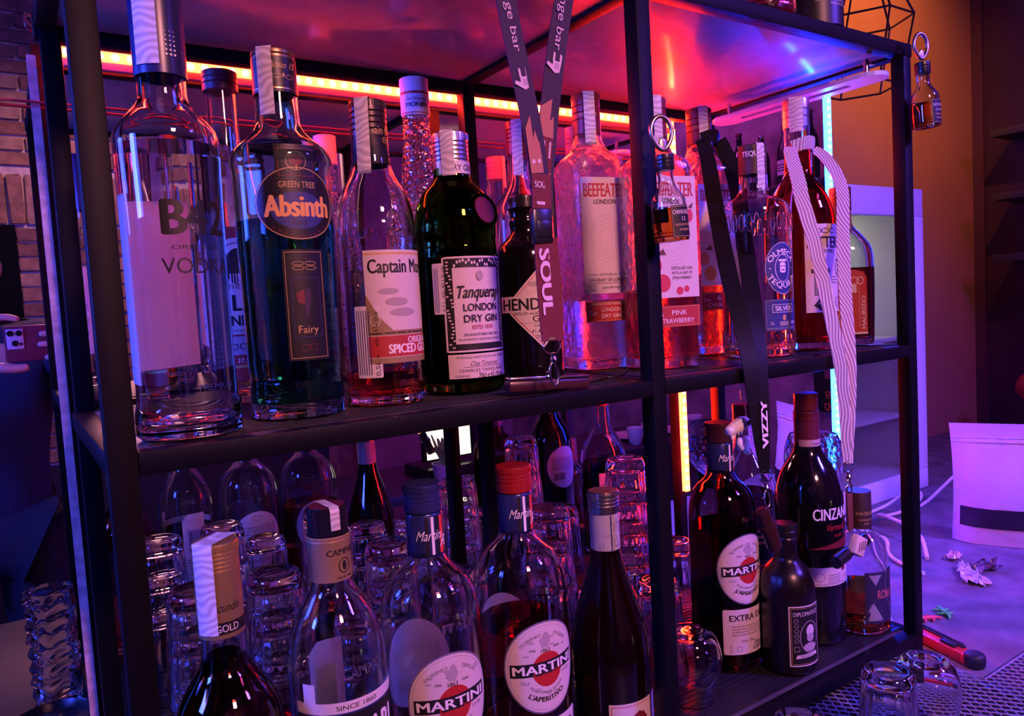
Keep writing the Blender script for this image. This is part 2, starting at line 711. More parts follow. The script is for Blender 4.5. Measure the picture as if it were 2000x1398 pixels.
# brick wall with an arch, behind the photographer and seen in the mirror
brick_wall = struct(box('wall_front_brick', (-1.3, -1.76, -0.9), (1.30, -1.672, 2.3), mat('lime_mortar', (0.52, 0.42, 0.40), 0.9, noise=(30, .2))))
BR = [mat('brick_clay_%s' % n, c, 0.85, noise=(25, .35), bump=(90, .8)) for n, c in (('red', (0.20, 0.09, 0.07)), ('brown', (0.26, 0.13, 0.09)), ('pale', (0.34, 0.20, 0.14)))]
bmes = []
for k in range(5):
    bm = bmesh.new()
    bm_box(bm, (0, 0, 0), (0.212, 0.03, 0.052), None, 0.005)
    for v in bm.verts:
        v.co += Vector((random.uniform(-.004, .004), random.uniform(-.004, .003), random.uniform(-.003, .003)))
    me = bm_done(bm, 'brick')
    me.materials.append(BR[k % 3])
    bmes.append(me)
def brick(x, z, rot=0.0, sx=1.0):
    o = bpy.data.objects.new('brick', random.choice(bmes))
    COL.objects.link(o)
    o.parent = brick_wall
    o.location = (x, -1.668 + random.uniform(-.004, .006), z)
    o.rotation_euler = (0, rot, 0)
    o.scale = (sx, 1, 1)
nb = 0
for row in range(31):
    z = 0.06 + row * 0.062
    if 1.03 < z < 1.24:
        continue
    for c in range(7):
        x = -0.55 + c * 0.222 + (0.111 if row % 2 else 0)
        if z < 1.03:
            x = (0.163 if row % 2 else 0.274) + 0.222 * (c - 1)
            if c == 0:
                if row % 2 == 0:
                    brick(0.109, z, 0, .5)
                continue
        if x > 1.2:
            continue
        brick(x, z)
        nb += 1
for c in range(22):
    brick(-0.5 + c * 0.063, 1.135, PI / 2 + random.uniform(-.05, .05), 0.95)
struct(box('door_1', (-1.0, -1.69, -0.9), (0.055, -1.655, 1.03), mat('opening_shade', (0.002, 0.002, 0.004), 0.8, spec=.1)))  # black sheet standing in for the shade inside the arch opening
struct(box('trim_4', (-1.3, -1.69, -0.9), (1.30, -1.645, 0.02), mat('added_dark_panel', (.012, .009, .014), .6)))  # panel added to keep the lower wall dark in the mirror
struct(box('trim_2', (1.30, -1.74, -0.9), (1.36, -1.66, 2.3), mat('oak_post', (0.22, 0.13, 0.07), 0.6, noise=(20, .4))))
struct(box('trim_3', (1.46, -1.74, -0.9), (1.49, -1.66, 2.3), mat('pale_oak_edge', (0.45, 0.33, 0.16), 0.5)))
struct(box('door_2', (1.36, -1.71, -0.9), (1.46, -1.69, 2.3), mat('brown_door', (0.14, 0.08, 0.06), 0.6, noise=(12, .3))))

# counters
SLATE = mat('slate_laminate', (0.15, 0.135, 0.15), 0.55, noise=(18, 0.35), bump=(260, 0.25))
OAKD = mat('stained_counter', (0.012, 0.010, 0.013), 0.5, noise=(30, .3))
def counter(name, lo, hi, m, lab):
    o = box(name, lo, hi, m, bev=.002)
    return tag(o, lab, 'counter')
counter('bar_counter', (-2.2, 0.24, -0.04), (1.105, MIR_Y - .002, 0.0), OAKD, 'dark stained bar counter that carries the black shelf rack')
counter('side_counter', (1.107, 0.525, -0.04), (3.2, 1.49, 0.0), SLATE, 'slate grey side counter with the fridge and paper pouch on it')
struct(box('wall_under_counter', (-2.2, 0.6, -0.9), (3.2, 0.64, -0.04), WALL_DARK))

# ------------------------------------------------------------------ rack
XL, XM, XR, W = 0.0496, 0.5791, 1.0983, 0.0196
YF, YB = 0.60, 0.985
rack = thing('shelf_rack', 'black tubular metal shelf rack with three shelves full of bottles', 'shelf rack', ((XL + XR) / 2, (YF + YB) / 2, 0))
def rk(name, lo, hi, m=BLACK_METAL, bev=.0012, lab=None):
    c = rack.location
    return box(name, [a - b for a, b in zip(lo, c)], [a - b for a, b in zip(hi, c)], m, rack, bev, lab)
ZT, ZTB = 0.9214, 0.9031
for x in (XL, XM, XR):
    for y in (YF, YB - W):
        xo = .004 if (x == XL and y > .8) else 0
        p = rk('post', (x + xo, y, 0.0), (x + W + xo, y + W, ZTB + .004))
        for zz in (0.2, 0.7):
            lathe_obj('screw', [(0, 0), (.004, 0), (.0035, .0012), (0, .0016)], STEEL, p, 12).matrix_local = Matrix.Translation((0, 0, 0))
for o in [o for o in bpy.data.objects if o.name.startswith('screw')]:
    bpy.data.objects.remove(o)
for z0, z1 in ((ZTB, ZT), (0.469, 0.4865), (0.031, 0.049)):
    top = z0 > .9
    e = 0.0012 if top else 0
    for y in (YF - e, YB - W + e):
        if top:
            rk('rail', (XL - e, y, z0 - (.0095 if y > .8 else 0)), (XR + W + e, y + W, z1))
        else:
            rk('rail', (XL + W, y, z0), (XM, y + W, z1))
            rk('rail', (XM + W, y, z0), (XR, y + W, z1))
    for x in (XL, XM, XR):
        rk('cross_rail', (x, YF + W, z0 + (.0 if not top else .001)), (x + W, YB - W, z1 - (.0005 if x == XM else 0)))
for a, b in ((XL + W, XM), (XM + W, XR)):
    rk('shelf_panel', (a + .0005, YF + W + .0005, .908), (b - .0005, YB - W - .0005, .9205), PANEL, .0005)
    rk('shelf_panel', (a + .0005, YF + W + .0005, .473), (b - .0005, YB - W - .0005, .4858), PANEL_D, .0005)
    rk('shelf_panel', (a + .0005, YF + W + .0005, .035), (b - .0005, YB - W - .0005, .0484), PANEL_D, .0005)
rk('foot_cap', (XR - .001, YF - .001, 0), (XR + W + .001, YF + W + .001, .004), BLACK_PL)
for xx, yy in ((1.03, .66), (1.085, .645)):
    sc = lathe_obj('screw', [(0, .9031), (.0045, .9031), (.004, .9018), (0, .9012)], STEEL, rack, 14)
    sc.location = (1.093 - rack.location.x if xx > 1.05 else xx - rack.location.x, yy - rack.location.y, .0085 if xx < 1.05 else 0)

# ------------------------------------------------------------------ led tapes on the mirror
RED_D = emitter('red_led_chip', (1.0, 0.04, 0.02), 130)
RED_G = emitter('red_led_gel', (1.0, 0.018, 0.004), 70)
RED_V = emitter('red_led_gel_bright', (1.0, 0.008, 0.001), 330)
BLU_D = emitter('blue_led_chip', (0.02, 0.06, 1.0), 130)
BLU_G = emitter('blue_led_gel', (0.0015, 0.018, 1.0), 250)
RED_CH = mat('red_led_channel', (0.75, 0.30, 0.33), 0.35)
CHIP = lathe_obj('diode', [(0, -.0002), (.0046, -.0002), (.0042, .0012), (.002, .002), (0, .0022)], RED_D, None, 14)
chip_me = CHIP.data
bpy.data.objects.remove(CHIP)
chip_blue = chip_me.copy()
chip_blue.materials.clear()
chip_blue.materials.append(BLU_D)
def led_tape(lab, p0, p1, me_d, gel, width, chan, lit=True, side=0):
    p0, p1 = Vector(p0), Vector(p1)
    t = thing('led_tape', lab, 'LED light', p0)
    d = p1 - p0
    L = d.length
    hor = abs(d.x) > abs(d.z)
    def bar(name, half, y0, y1, m, off=0.0):
        if hor:
            return box(name, (0, y0, -half + off), (L, y1, half + off), m, t)
        return box(name, (-half + off, y0, min(0, d.z)), (half + off, y1, max(0, d.z)), m, t)
    if chan:
        bar('channel', width * chan, -.0012, 0.0, RED_CH)
        bar('channel_lip', .0009, -.0065, -.0012, RED_CH, width * chan)  # upper lip made deeper to block grazing LED light from the shelf underside
        bar('channel_lip', .0009, -.0032, -.0012, RED_CH, -width * chan)
    if lit:
        bar('gel_strip', width / 2, -.0034, -.0012, gel)
        n = int(L / .0167)
        for i in range(n):
            o = bpy.data.objects.new('diode', me_d)
            COL.objects.link(o)
            o.parent = t
            q = d * ((i + .5) / n)
            o.location = (q.x, -.0034, q.z)
            o.rotation_euler = (PI / 2, 0, 0)
    else:
        bar('gel_strip', width / 2, -.003, -.0012, gel)
    return t
tp = led_tape('red glowing horizontal LED tape along the mirror top behind the bottles', (0.057, MIR_Y - .001, .901), (1.073, MIR_Y - .001, .901), chip_me, RED_G, .012, 1.25)
for k in range(2):
    pts = chaikin([(.002, -.003, .012), (-.003, -.008, .020 + .004 * k), (-.011, -.007, .025), (-.014, -.008, .031 + .006 * k), (-.008 - .002 * k, -.010, .034), (-.004, -.007, .028 + .006 * k)], 2)
    tube('lead_wire', pts, .0009, mat('red_wire', (.10, .02, .03), .4), tp, 6)
led_tape('unlit vertical LED tape running down the left edge of the mirror', (0.0465, MIR_Y - .001, .893), (0.0465, MIR_Y - .001, .10), chip_me, mat('unlit_gel', (.85, .55, .50), .35, noise=(90, .3)), .009, 0, lit=False)
led_tape('red glowing vertical LED tape behind the right rack post', (1.0700, MIR_Y - .001, .893), (1.0700, MIR_Y - .001, .20), chip_me, RED_V, .011, 0)
led_tape('blue glowing vertical LED tape at the right edge of the mirror', (1.564, MIR_Y - .001, 1.004), (1.564, MIR_Y - .001, .16), chip_blue, BLU_G, .017, 0)
tag(tube('cable', [(-.6, 1.018, .838), (0.061, 1.018, .838), (.70, 1.018, .835), (1.06, 1.018, .834)], .0016, mat('red_cable', (.55, .05, .06), .35)), 'thin red cable stretched across the mirror below the LED tape', 'cable')
# blue light tube left of the frame
bt = thing('tube_light', 'blue tube light standing left of the rack', 'lamp', (-0.80, 0.42, 0))
lathe_obj('tube', [(0, .08), (.006, .08), (.006, 1.25), (0, 1.25)], emitter('blue_tube', (0.02, 0.10, 1.0), 18), bt, 16)
lathe_obj('base', [(0, 0), (.07, 0), (.07, .015), (.016, .02), (.016, .08), (0, .08)], BLACK_PL, bt, 24)

# ------------------------------------------------------------------ fridge, pendant, wall shelves
fr = thing('fridge', 'white glass-door fridge standing on the side counter behind the rack', 'fridge', (1.88, 1.30, 0))
FW = mat('white_enamel', (0.72, 0.70, 0.68), 0.4)
FI = mat('fridge_liner', (0.70, 0.72, 0.64), 0.55)
def fb(name, lo, hi, m, bev=.002, par=None):
    c = fr.location
    return box(name, [a - b for a, b in zip(lo, c)], [a - b for a, b in zip(hi, c)], m, par or fr, bev)
x0, x1, y0, y1, z1 = 1.62, 2.142, 1.125, 1.485, .838
fb('side_panel', (x0, y0 + .03, .0), (x0 + .03, y1, z1), FW)
fb('side_panel', (x1 - .03, y0 + .03, .0), (x1, y1, z1), FW)
fb('top_panel', (x0, y0 + .03, z1 - .05), (x1, y1, z1), FW)
fb('bottom_panel', (x0, y0 + .03, .0), (x1, y1, .05), FW)
fb('back_panel', (x0 + .03, y1 - .03, .05), (x1 - .03, y1 - .001, z1 - .05), FI)
door = fb('door_frame', (x0, y0, z1 - .075), (x1, y0 + .028, z1), FW, .004)
for lo, hi in (((x0, y0, 0), (x1, y0 + .028, .055)), ((x0, y0, .055), (x0 + .045, y0 + .028, z1 - .075)), ((x1 - .045, y0, .055), (x1, y0 + .028, z1 - .075))):
    fb('door_frame', lo, hi, FW, .003)
fb('pane', (x0 + .045, y0 + .012, .055), (x1 - .045, y0 + .016, z1 - .075), glass('fridge_glass', (.93, .95, .94), 1.45), 0)
for zz in (.42, .20):
    fb('wire_shelf', (x0 + .03, y0 + .05, zz), (x1 - .03, y1 - .035, zz + .012), mat('white_wire', (.7, .7, .66), .4), .002)
fb('interior_lamp', (x0 + .06, y1 - .06, z1 - .062), (x1 - .06, y1 - .04, z1 - .052), emitter('fridge_lamp', (1.0, .95, .72), 9.0), 0)
fb('gasket', (x1 - .052, y0 + .012, .055), (x1 - .045, y0 + .03, z1 - .075), mat('grey_gasket', (.25, .25, .27), .6), 0)
for i, (dx, h) in enumerate(((1.74, .13), (1.80, .10), (1.87, .12))):
    b = thing('jar', ['tall pale jar on the upper fridge shelf, leftmost of three', 'short pale jar on the fridge shelf, middle one of three', 'pale jar on the fridge shelf, rightmost of three'][i], 'jar', (dx, 1.36, .432))
    lathe_obj('body', [(0, 0), (.025, 0), (.026, h * .8), (.018, h * .85)], mat('frosted_plastic', (.6, .6, .52), .5), b, 20)
    lathe_obj('lid', [(.019, h * .85), (.020, h * .85), (.020, h), (0, h)], mat('grey_lid', (.3, .3, .28), .5), b, 20)

pl = thing('pendant_lamp', 'geometric wire cage pendant lamp hanging before the ochre wall', 'lamp', (1.962, 1.17, 1.277))
WIRE = mat('bronze_wire', (.10, .055, .035), .4, .7)
up, lo = circle((0, 0, 0), .113, 6, 'z'), circle((-.04, 0, -.18), .098, 6, 'z')
apex = (0, 0, .26)
segs = []
for i in range(6):
    j = (i + 1) % 6
    segs += [(up[i], up[j]), (lo[i], lo[j]), (up[i], lo[i]), (up[i], apex)]
for a, b in segs:
    tube('wire', [a, b], .0028, WIRE, pl, 6)
tube('cord', [apex, (0, 0, 1.02)], .003, BLACK_PL, pl, 6)
lathe_obj('socket', [(0, .20), (.018, .20), (.018, .26), (0, .26)], GOLD_M, pl, 16)
lathe_obj('bulb', [(0, .135), (.012, .14), (.02, .16), (.016, .185), (.01, .20)], emitter('warm_bulb', (1, .55, .2), 4), pl, 16)

SHD = mat('black_shelf_board', (.02, .015, .02), .4)
def wall_shelf(z, lab):
    s = thing('wall_shelf', lab, 'shelf', (3.25, 1.15, z))
    box('board', (-.18, -.3, -.012), (0, .21, .012), SHD, s, .002)
    box('edge_strip', (-.184, -.3, -.013), (-.18, .21, .013), mat('shelf_edge', (.05, .04, .05), .4), s, .001)
    for yy in (-.2, .1):
        box('bracket', (-.12, yy - .008, -.05), (0, yy + .008, -.012), BLACK_METAL, s, .001)
wall_shelf(1.112, 'upper black wall shelf at the far right')
wall_shelf(.655, 'lower black wall shelf at the far right')
wall_shelf(.88, 'middle black wall shelf at the far right')
for i, (z, y, h, r, lb) in enumerate(((.892, 1.19, .15, .036, 'dark jar on the middle shelf at the far right'), (.667, 1.21, .16, .04, 'dark jar on the lower shelf at the far right'))):
    b = thing('jar', lb, 'jar', (3.13, y, z))
    lathe_obj('body', [(0, 0), (r, 0), (r, h * .75), (r * .7, h * .85)], glass('smoke_glass', (.35, .25, .4)), b, 24)
    lathe_obj('lid', [(r * .72, h * .84), (r * .75, h * .84), (r * .75, h), (0, h)], STEEL, b, 24)
bl = thing('ball', 'red ball at the right edge above the white pouch', 'ball', (3.0, 1.20, .19))
lathe_obj('sphere', [(.055 * math.sin(PI * i / 14), -.055 * math.cos(PI * i / 14)) for i in range(15)], mat('red_ball', (.6, .04, .03), .45), bl, 28)
lathe_obj('collar', [(0, -.06), (.012, -.06), (.016, -.052), (0, -.05)], mat('red_ball', (.6, .04, .03)), bl, 16)
tube('stand', [(0, 0, -.19), (0, 0, -.05)], .006, BLACK_PL, bl)

# acrylic strip hung under the right side of the top shelf
ac = thing('acrylic_rail', 'clear slotted acrylic rail hung under the right end of the top shelf', 'rail', (1.062, .76, .873))
def slot_plate(L, Wd, sl, sw, th):
    out = []
    for cx, a0 in ((L / 2 - Wd / 2, -90), (-L / 2 + Wd / 2, 90)):
        for k in range(9):
            g = math.radians(a0 + 22.5 * k)
            out.append((cx + Wd / 2 * math.cos(g), Wd / 2 * math.sin(g)))
    inn = []
    for cx, a0 in ((sl / 2 - sw / 2, -90), (-sl / 2 + sw / 2, 90)):
        for k in range(9):
            g = math.radians(a0 + 22.5 * k)
            inn.append((cx + sw / 2 * math.cos(g), sw / 2 * math.sin(g)))
    n = len(out)
    V = [(y, x, z) for z in (0, th) for (x, y) in out + inn]
    F = []
    for i in range(n):
        j = (i + 1) % n
        F += [(i, j, n + j, n + i), (2 * n + i, 3 * n + i, 3 * n + j, 2 * n + j), (i, 2 * n + i, 2 * n + j, j), (n + i, n + j, 3 * n + j, 3 * n + i)]
    return V, F
v, f = slot_plate(.31, .05, .20, .014, .006)
link('plate', me_from('plate', v, f), ac, mat('milky_acrylic', (.62, .66, .78), .25, coat=.5))
for yy in (-.125, .125):
    tube('standoff', [(0, yy, .006), (0, yy, .030)], .004, STEEL, ac, 10)

# black ribbed rubber mats on the shelves
def bar_mat(lab, x0, x1, y0, y1, z):
    t = thing('bar_mat', lab, 'bar mat', ((x0 + x1) / 2, (y0 + y1) / 2, z))
    a, b = (x1 - x0) / 2, (y1 - y0) / 2
    box('base', (-a, -b, 0), (a, b, .0008), RUBBER, t)
    bm = bmesh.new()
    n = int(2 * b / .009)
    for i in range(n + 1):
        bm_box(bm, (0, -b + 2 * b * i / n, .0012), (2 * a, .0035, .0012))
    o = link('rib', bm_done(bm, 'rib'), t, RUBBER)
    o['kind'] = 'stuff'
bar_mat('black ribbed rubber mat on the middle shelf, left bay', XL + W + .012, XM - .006, .630, .958, .4859)
bar_mat('black ribbed rubber mat on the middle shelf, right bay', XM + W + .006, XR + .004, .630, .958, .4859)
bar_mat('black ribbed rubber mat on the bottom shelf, left bay', XL + W + .012, XM - .006, .628, .958, .0485)
bar_mat('black ribbed rubber mat on the bottom shelf, right bay', XM + W + .006, XR + .004, .628, .958, .0485)
# ------------------------------------------------------------------ bottles on the middle shelf
Z2 = 0.4882
def bt_thing(lab, x, y, z, rz=0.0, name='bottle', cat='bottle', group=None):
    return thing(name, lab, cat, (x, y, z), rz, group)
CREAM = mat('cream_label', (0.66, 0.58, 0.55), 0.55)
WHITE_L = mat('white_label', (0.72, 0.68, 0.68), 0.5)
BLACK_L = mat('black_label', (0.012, 0.011, 0.012), 0.4)
RED_L = mat('red_label', (0.42, 0.035, 0.03), 0.5)
DRED_L = mat('dark_red_label', (0.16, 0.012, 0.02), 0.45)
SMOKE_M = mat('smoky_label_relief', (0.40, 0.35, 0.35), 0.6)

# 1 tall clear vodka bottle
b = bt_thing('tall clear vodka bottle with navy neck sleeve, leftmost on the middle shelf', .116, .654, Z2)
P = [(.037, .0005), (.0398, .002), (.0402, .006), (.0402, .018), (.0385, .026), (.0378, .032), (.0375, .08), (.0378, .16), (.0392, .225), (.0392, .236), (.037, .242), (.021, .260), (.0186, .264), (.018, .270), (.018, .31)]
sh, inn = shell('body', P, .0032, .012, G_CLEAR, b)
liquid(inn, .228, glass('vodka', (.99, .99, 1.0), 1.345), b)
NAVY = mat('navy_sleeve', (.02, .022, .10), .3)
lathe_obj('neck_sleeve', [(.0188, .282), (.0196, .282), (.0199, .366), (.019, .370), (0, .370)], NAVY, b, 40)
cm = cyl_map(.30, -.05, .0200)
dots = [('e', WHITE_INK, (.003 + .0032 * i, -.004 + .0035 * j, .0010 - .00012 * j, .0010 - .00012 * j, 10)) for i in range(3) for j in range(6)]
print_mesh('emblem', dots, b.children[-1], cm, .0003, None)
tax_seal(b, .0199, .370, -.62, .288, .0185, both=True)
lm = cyl_map(.12, 0, .0381)
label(b, cyl_map(.115, -2.22, .0381), .003, [('p', thin_paper('thin_label_paper', (.85, .80, .82)), [(-.048, -.060), (.040, -.072), (.040, .075), (-.048, .075)])],
      [('r', GREY_INK, (-.020, .062, -.004, .072)), ('r', GREY_INK, (-.024, -.034, .004, -.025)), ('ring', GREY_INK, (-.006, -.042, .012, .005, .0007))],
      [('t', GREY_INK, 'VODKA', (-.005, .045, .004)), ('t', GREY_INK, 'VYROBENO', (-.01, .024, .003)), ('lines', GREY_INK, (-.026, .004, .01, .018, 4)), ('t', GREY_INK, 'DISTRIBUTED', (-.012, -.002, .0028)), ('lines', GREY_INK, (-.026, -.02, .01, -.006, 4)), ('t', GREY_INK, 'PE', (-.008, -.054, .006))],
      name='back_label', lab='white back label seen through the glass')
print_mesh('lettering', [('t', INK, 'B42', (0, .055, .026, .050, .03)), ('t', INK, 'ORIGINAL', (.0, .032, .003, .04)), ('t', INK, 'VODKA', (0, .018, .012, .056)), ('t', BLUE_INK, 'PREMIUM', (.006, -.076, .005, .03))], b, cyl_map(.115, .28, .0383), .0003, .003)
dots = []
for j in range(16):
    for i in range(-2, 3):
        r = (.0003 + .0011 * (j / 15) ** 2) * (1 - .25 * abs(i))
        dots.append(('e', BLUE_INK, (.006 + i * .0032, .004 - .0042 * j, r, r, 8)))
print_mesh('dot_pattern', dots, b, cyl_map(.112, .42, .0383), .0003, None)

# 2 gin with red label behind
b = bt_thing('slim clear gin bottle with red label, standing behind the two left bottles', .213, .868, Z2)
P = [(.032, .0005), (.034, .003), (.034, .02), (.034, .19), (.033, .205), (.026, .225), (.019, .25), (.0165, .28), (.0155, .335), (.0155, .345)]
sh, inn = shell('body', P, .003, .010, G_CLEAR, b)
liquid(inn, .19, glass('gin', (.99, .99, .99), 1.345), b)
cap(b, .338, .360, .0185, mat('burgundy_cap', (.10, .012, .02), .4), 2)
label(b, cyl_map(.105, -.12, .0342), .003, [('r', RED_L, (-.048, -.08, .048, .082))],
      [('e', CREAM, (0, .035, .033, .038)), ('ring', INK, (0, .038, .026, .03, .001)), ('e', INK, (0, .042, .014, .02)), ('r', CREAM, (-.046, -.03, .046, .035)), ('r', mat('lilac_band', (.5, .36, .42), .5), (-.048, -.052, .048, -.032)), ('r', GOLD_INK, (-.048, -.066, .048, -.063))],
      [('t', INK, 'DRY', (-.024, .036, .004)), ('t', INK, 'THE', (-.006, .021, .005)), ('t', INK, 'HILLS', (-.004, .004, .017, .06, .02)), ('t', INK, 'LONDON', (0, -.015, .011, .056, .02)), ('t', INK, 'TOP QUALITY', (0, -.026, .0028)), ('t', INK, 'LONDON DRY', (0, -.043, .007, .07)), ('t', WHITE_INK, '37,5%', (0, -.058, .005))])

# 3 absinthe
b = bt_thing('dark green absinthe bottle with black oval gold-lettered label', .217, .689, Z2)
P = [(.040, .0005), (.0415, .003), (.0415, .03), (.0405, .034), (.0420, .04), (.0428, .12), (.0434, .20), (.0436, .222), (.0448, .226), (.0448, .230), (.0436, .234), (.041, .240), (.028, .250), (.0205, .2585), (.0192, .268), (.0185, .29), (.0185, .30)]
sh, inn = shell('body', P, .003, .014, glass('absinthe_glass', (.80, .93, .86)), b)
liquid(inn, .176, glass('absinthe', (.22, .60, .58), 1.345), b)
lathe_obj('neck_sleeve', [(.0188, .288), (.0195, .288), (.0195, .318), (.0188, .3185)], BLACK_L, b, 40)
cap(b, .3175, .326, .0192, mat('bronze_cap', (.28, .17, .09), .35, .8), 1)
lathe_obj('gold_ring', [(.0195, .2905), (.0199, .2905), (.0199, .2915), (.0195, .2915)], GOLD_M, b, 40)
print_mesh('lettering', [('t', GOLD_INK, 'Anno 15', (0, .006, .0055, .026, .0, .4)), ('ring', GOLD_INK, (-.006, -.004, .004, .002, .0004)), ('ring', GOLD_INK, (.006, -.004, .004, .002, .0004)), ('e', GOLD_INK, (0, -.003, .001, .002, 8))], b, cyl_map(.305, .1, .0196), .0003, .003)
tax_seal(b, .0196, .326, -.72, .268, .014)
label(b, cyl_map(.187, -.02, .0438), .003, [('e', BLACK_L, (0, 0, .0375, .0315)), ('r', BLACK_L, (-.018, .02, .018, .05))],
      [('ring', GOLD_INK, (0, 0, .0368, .0308, .0007)), ('fr', DRED_L, (-.0155, .023, .0155, .047, .0006)), ('e', BLUE_INK, (0, -.006, .024, .016)), ('ring', GOLD_INK, (0, .036, .009, .008, .0005)), ('r', GOLD_INK, (-.0006, .028, .0006, .034)), ('e', DRED_L, (0, .037, .006, .005))],
      [('t', GOLD_INK, 'GREEN TREE', (0, .016, .0052, .032)), ('t', mat('bright_gold', (.80, .42, .13), .35), 'Absinth', (0, -.002, .018, .058, .03)), ('t', INK, 'Fairy', (0, -.016, .005, None, 0, .4)), ('arc', DRED_L, 'o o o o o o o o o o', (0, .006, .034, .0025, .05, -PI / 2, -1))])
label(b, cyl_map(.0975, .0, .0432), .003, [('r', BLACK_L, (-.0185, -.046, .0185, .050))],
      [('fr', GOLD_INK, (-.0165, -.044, .0165, .048, .0004)), ('fr', BLUE_INK, (-.0125, -.026, .0125, .026, .0004))] + [('ring', GOLD_INK, (s * .0055, .034 + k * .004, .005, .0018, .0004)) for s in (-1, 1) for k in range(2)] + [('ring', DRED_L, (s * .003, -.035, .004, .003, .0004)) for s in (-1, 1)] + [('p', DRED_L, [(-.002, .016), (-.009, .012), (-.007, .004), (-.001, .002)]), ('p', mat('dark_violet_ink', (.05, .02, .06), .4), [(0, .018), (.004, .014), (.004, .006), (.001, -.004), (-.001, -.012), (-.002, .004)])],
      [('t', GOLD_INK, 'Fairy', (0, -.019, .0065))])

# 4 spiced rum bottle with a part-filled base
b = bt_thing('clear half-litre rum bottle with cream picture label and red remainder', .308, .696, Z2)
P = [(.036, .0005), (.0385, .003), (.0388, .008), (.0388, .05), (.0385, .152), (.0392, .156), (.0392, .172), (.0385, .176), (.0372, .19), (.031, .208), (.0225, .221), (.0190, .234), (.0182, .25), (.018, .26)]
sh, inn = shell('body', P, .003, .010, G_CLEAR, b)
liquid(inn, .033, glass('rum', (.85, .34, .22), 1.345), b)
EMB = glass('glass_relief', (.98, .98, .98), 1.48)
print_mesh('embossing', [('t', EMB, 'RUM CO', (-.01, 0, .009, .06, .02))], sh, cyl_map(.164, -.1, .0394), .0003, .003)
cp = cap(b, .249, .294, .0178, mat('dark_brown_cap', (.05, .03, .03), .32, .5), 4, knurl=True)
print_mesh('lettering', [('t', GOLD_INK, 'ain Mo', (.006, -.002, .008, .022)), ('ring', GOLD_INK, (.006, -.011, .003, .003, .0005)), ('t', GOLD_INK, 'M', (.006, -.011, .0028))], cp, cyl_map(.266, .15, .0180), .0003, .003)
lathe_obj('neck_sleeve', [(.0177, .232), (.0183, .232), (.0181, .25), (.0177, .25)], BLACK_L, b, 40)
tax_seal(b, .0180, .294, -.75, .222, .014, r_end=.0205)
label(b, cyl_map(.093, .30, .0392), .003, [('r', CREAM, (-.042, -.052, .042, .055))],
      [('r', GOLD_INK, (-.042, .0505, .042, .0525)), ('r', RED_L, (-.042, -.046, .042, -.026)), ('r', mat('olive_gold', (.30, .21, .09), .5), (-.042, -.0255, .042, -.021)), ('r', mat('olive_gold', (.30, .21, .09), .5), (-.042, -.052, .042, -.0465)), ('p', mat('olive_gold', (.30, .21, .09), .5), [(-.042, -.021), (-.018, -.021), (-.030, -.008), (-.042, .014)]), ('ring', CREAM, (-.034, -.011, .005, .005, .0006)), ('e', SMOKE_M, (-.012, .006, .012, .004)), ('e', SMOKE_M, (-.006, -.004, .014, .004)), ('e', SMOKE_M, (-.02, .016, .010, .003))],
      [('t', INK, 'Captain Morgan', (.002, .040, .013, .080, .015)), ('t', WHITE_INK, 'ORIGINAL', (.014, -.0305, .006, .034, .02)), ('t', WHITE_INK, 'SPICED GOLD', (.006, -.0385, .0085, .058, .03)), ('lines', INK, (-.04, -.0245, .04, -.022, 1))])
label(b, cyl_map(.062, -.78, .0392), .003, [('r', WHITE_L, (-.0125, -.034, .0125, .034, .0015))], (),
      [('t', INK, 'alk.35% obj', (.008, .012, .0042, .032, 0, 0, PI / 2)), ('t', INK, '0,5L e', (.008, -.022, .0042, .02, 0, 0, PI / 2))] + [('r', BLUE_INK, (-.0105 + .0024 * k, -.031, -.0097 + .0024 * k, .030)) for k in range(6)], name='import_label', lab='white import label on the left flank')

# 5 syrup bottle behind
b = bt_thing('syrup bottle with long pebbled red-lit neck and white capsule', .449, .868, Z2)
P = [(.036, .0005), (.039, .004), (.039, .15), (.0385, .175), (.036, .19), (.030, .218), (.0235, .25), (.019, .29), (.017, .32), (.0165, .345), (.0165, .352)]
sh, inn = shell('body', P, .003, .010, glass('pebbled_glass', (.97, .97, .97), 1.48, 0, (160, .6, 1)), b)
liquid(inn, .16, glass('syrup', (.9, .75, .45), 1.36), b)
cp = cap(b, .334, .380, .0180, mat('white_capsule', (.75, .72, .72), .4), 0, name='capsule')
label(b, cyl_map(.345, -.35, .0182), .002, [('r', WHITE_L, (-.024, -.012, .024, .018))], [('r', RED_INK, (-.024, .0135, .024, .0165)), ('r', RED_INK, (-.024, -.0105, .024, -.009))],
      [('t', INK, 'Le Sirop de', (0, .0075, .004, .024, 0, .3)), ('t', INK, 'MONIN', (0, 0, .0055, .027, .02))])

# 6 green gin with round seal
TG = glass('dark_green_glass', (.30, .48, .12), 1.5)
b = bt_thing('dark green gin bottle with round wax seal and cream framed label', .406, .710, Z2)
P = [(.040, .0005), (.043, .004), (.0435, .010), (.0435, .150), (.0425, .155), (.0425, .162), (.0435, .166), (.0435, .178), (.041, .195), (.034, .211), (.0255, .219), (.0205, .224), (.0195, .232), (.019, .24)]
sh, inn = shell('body', P, .003, .012, TG, b)
liquid(inn, .15, glass('green_gin', (.16, .22, .10), 1.345), b)
cp = cap(b, .228, .274, .0192, SILVER_CAP, 5, knurl=True, lab='silver screw cap')
label(b, cyl_map(.237, .05, .0195), .002, [('r', WHITE_L, (-.025, -.007, .025, .006))], (), [('t', INK, 'DRY GIN', (0, -.001, .0062, .03, .01))], name='neck_label')
tax_seal(b, .0194, .274, -.70, .228, .014)
WAX = mat('wax_seal', (.13, .012, .015), .35)
ws = lathe_obj('wax_seal', [(0, 0), (.0195, 0), (.0195, .003), (.018, .0055), (.0155, .0055), (.0145, .0035), (0, .0035)], TG, b, 36, label='round red wax seal on the shoulder')
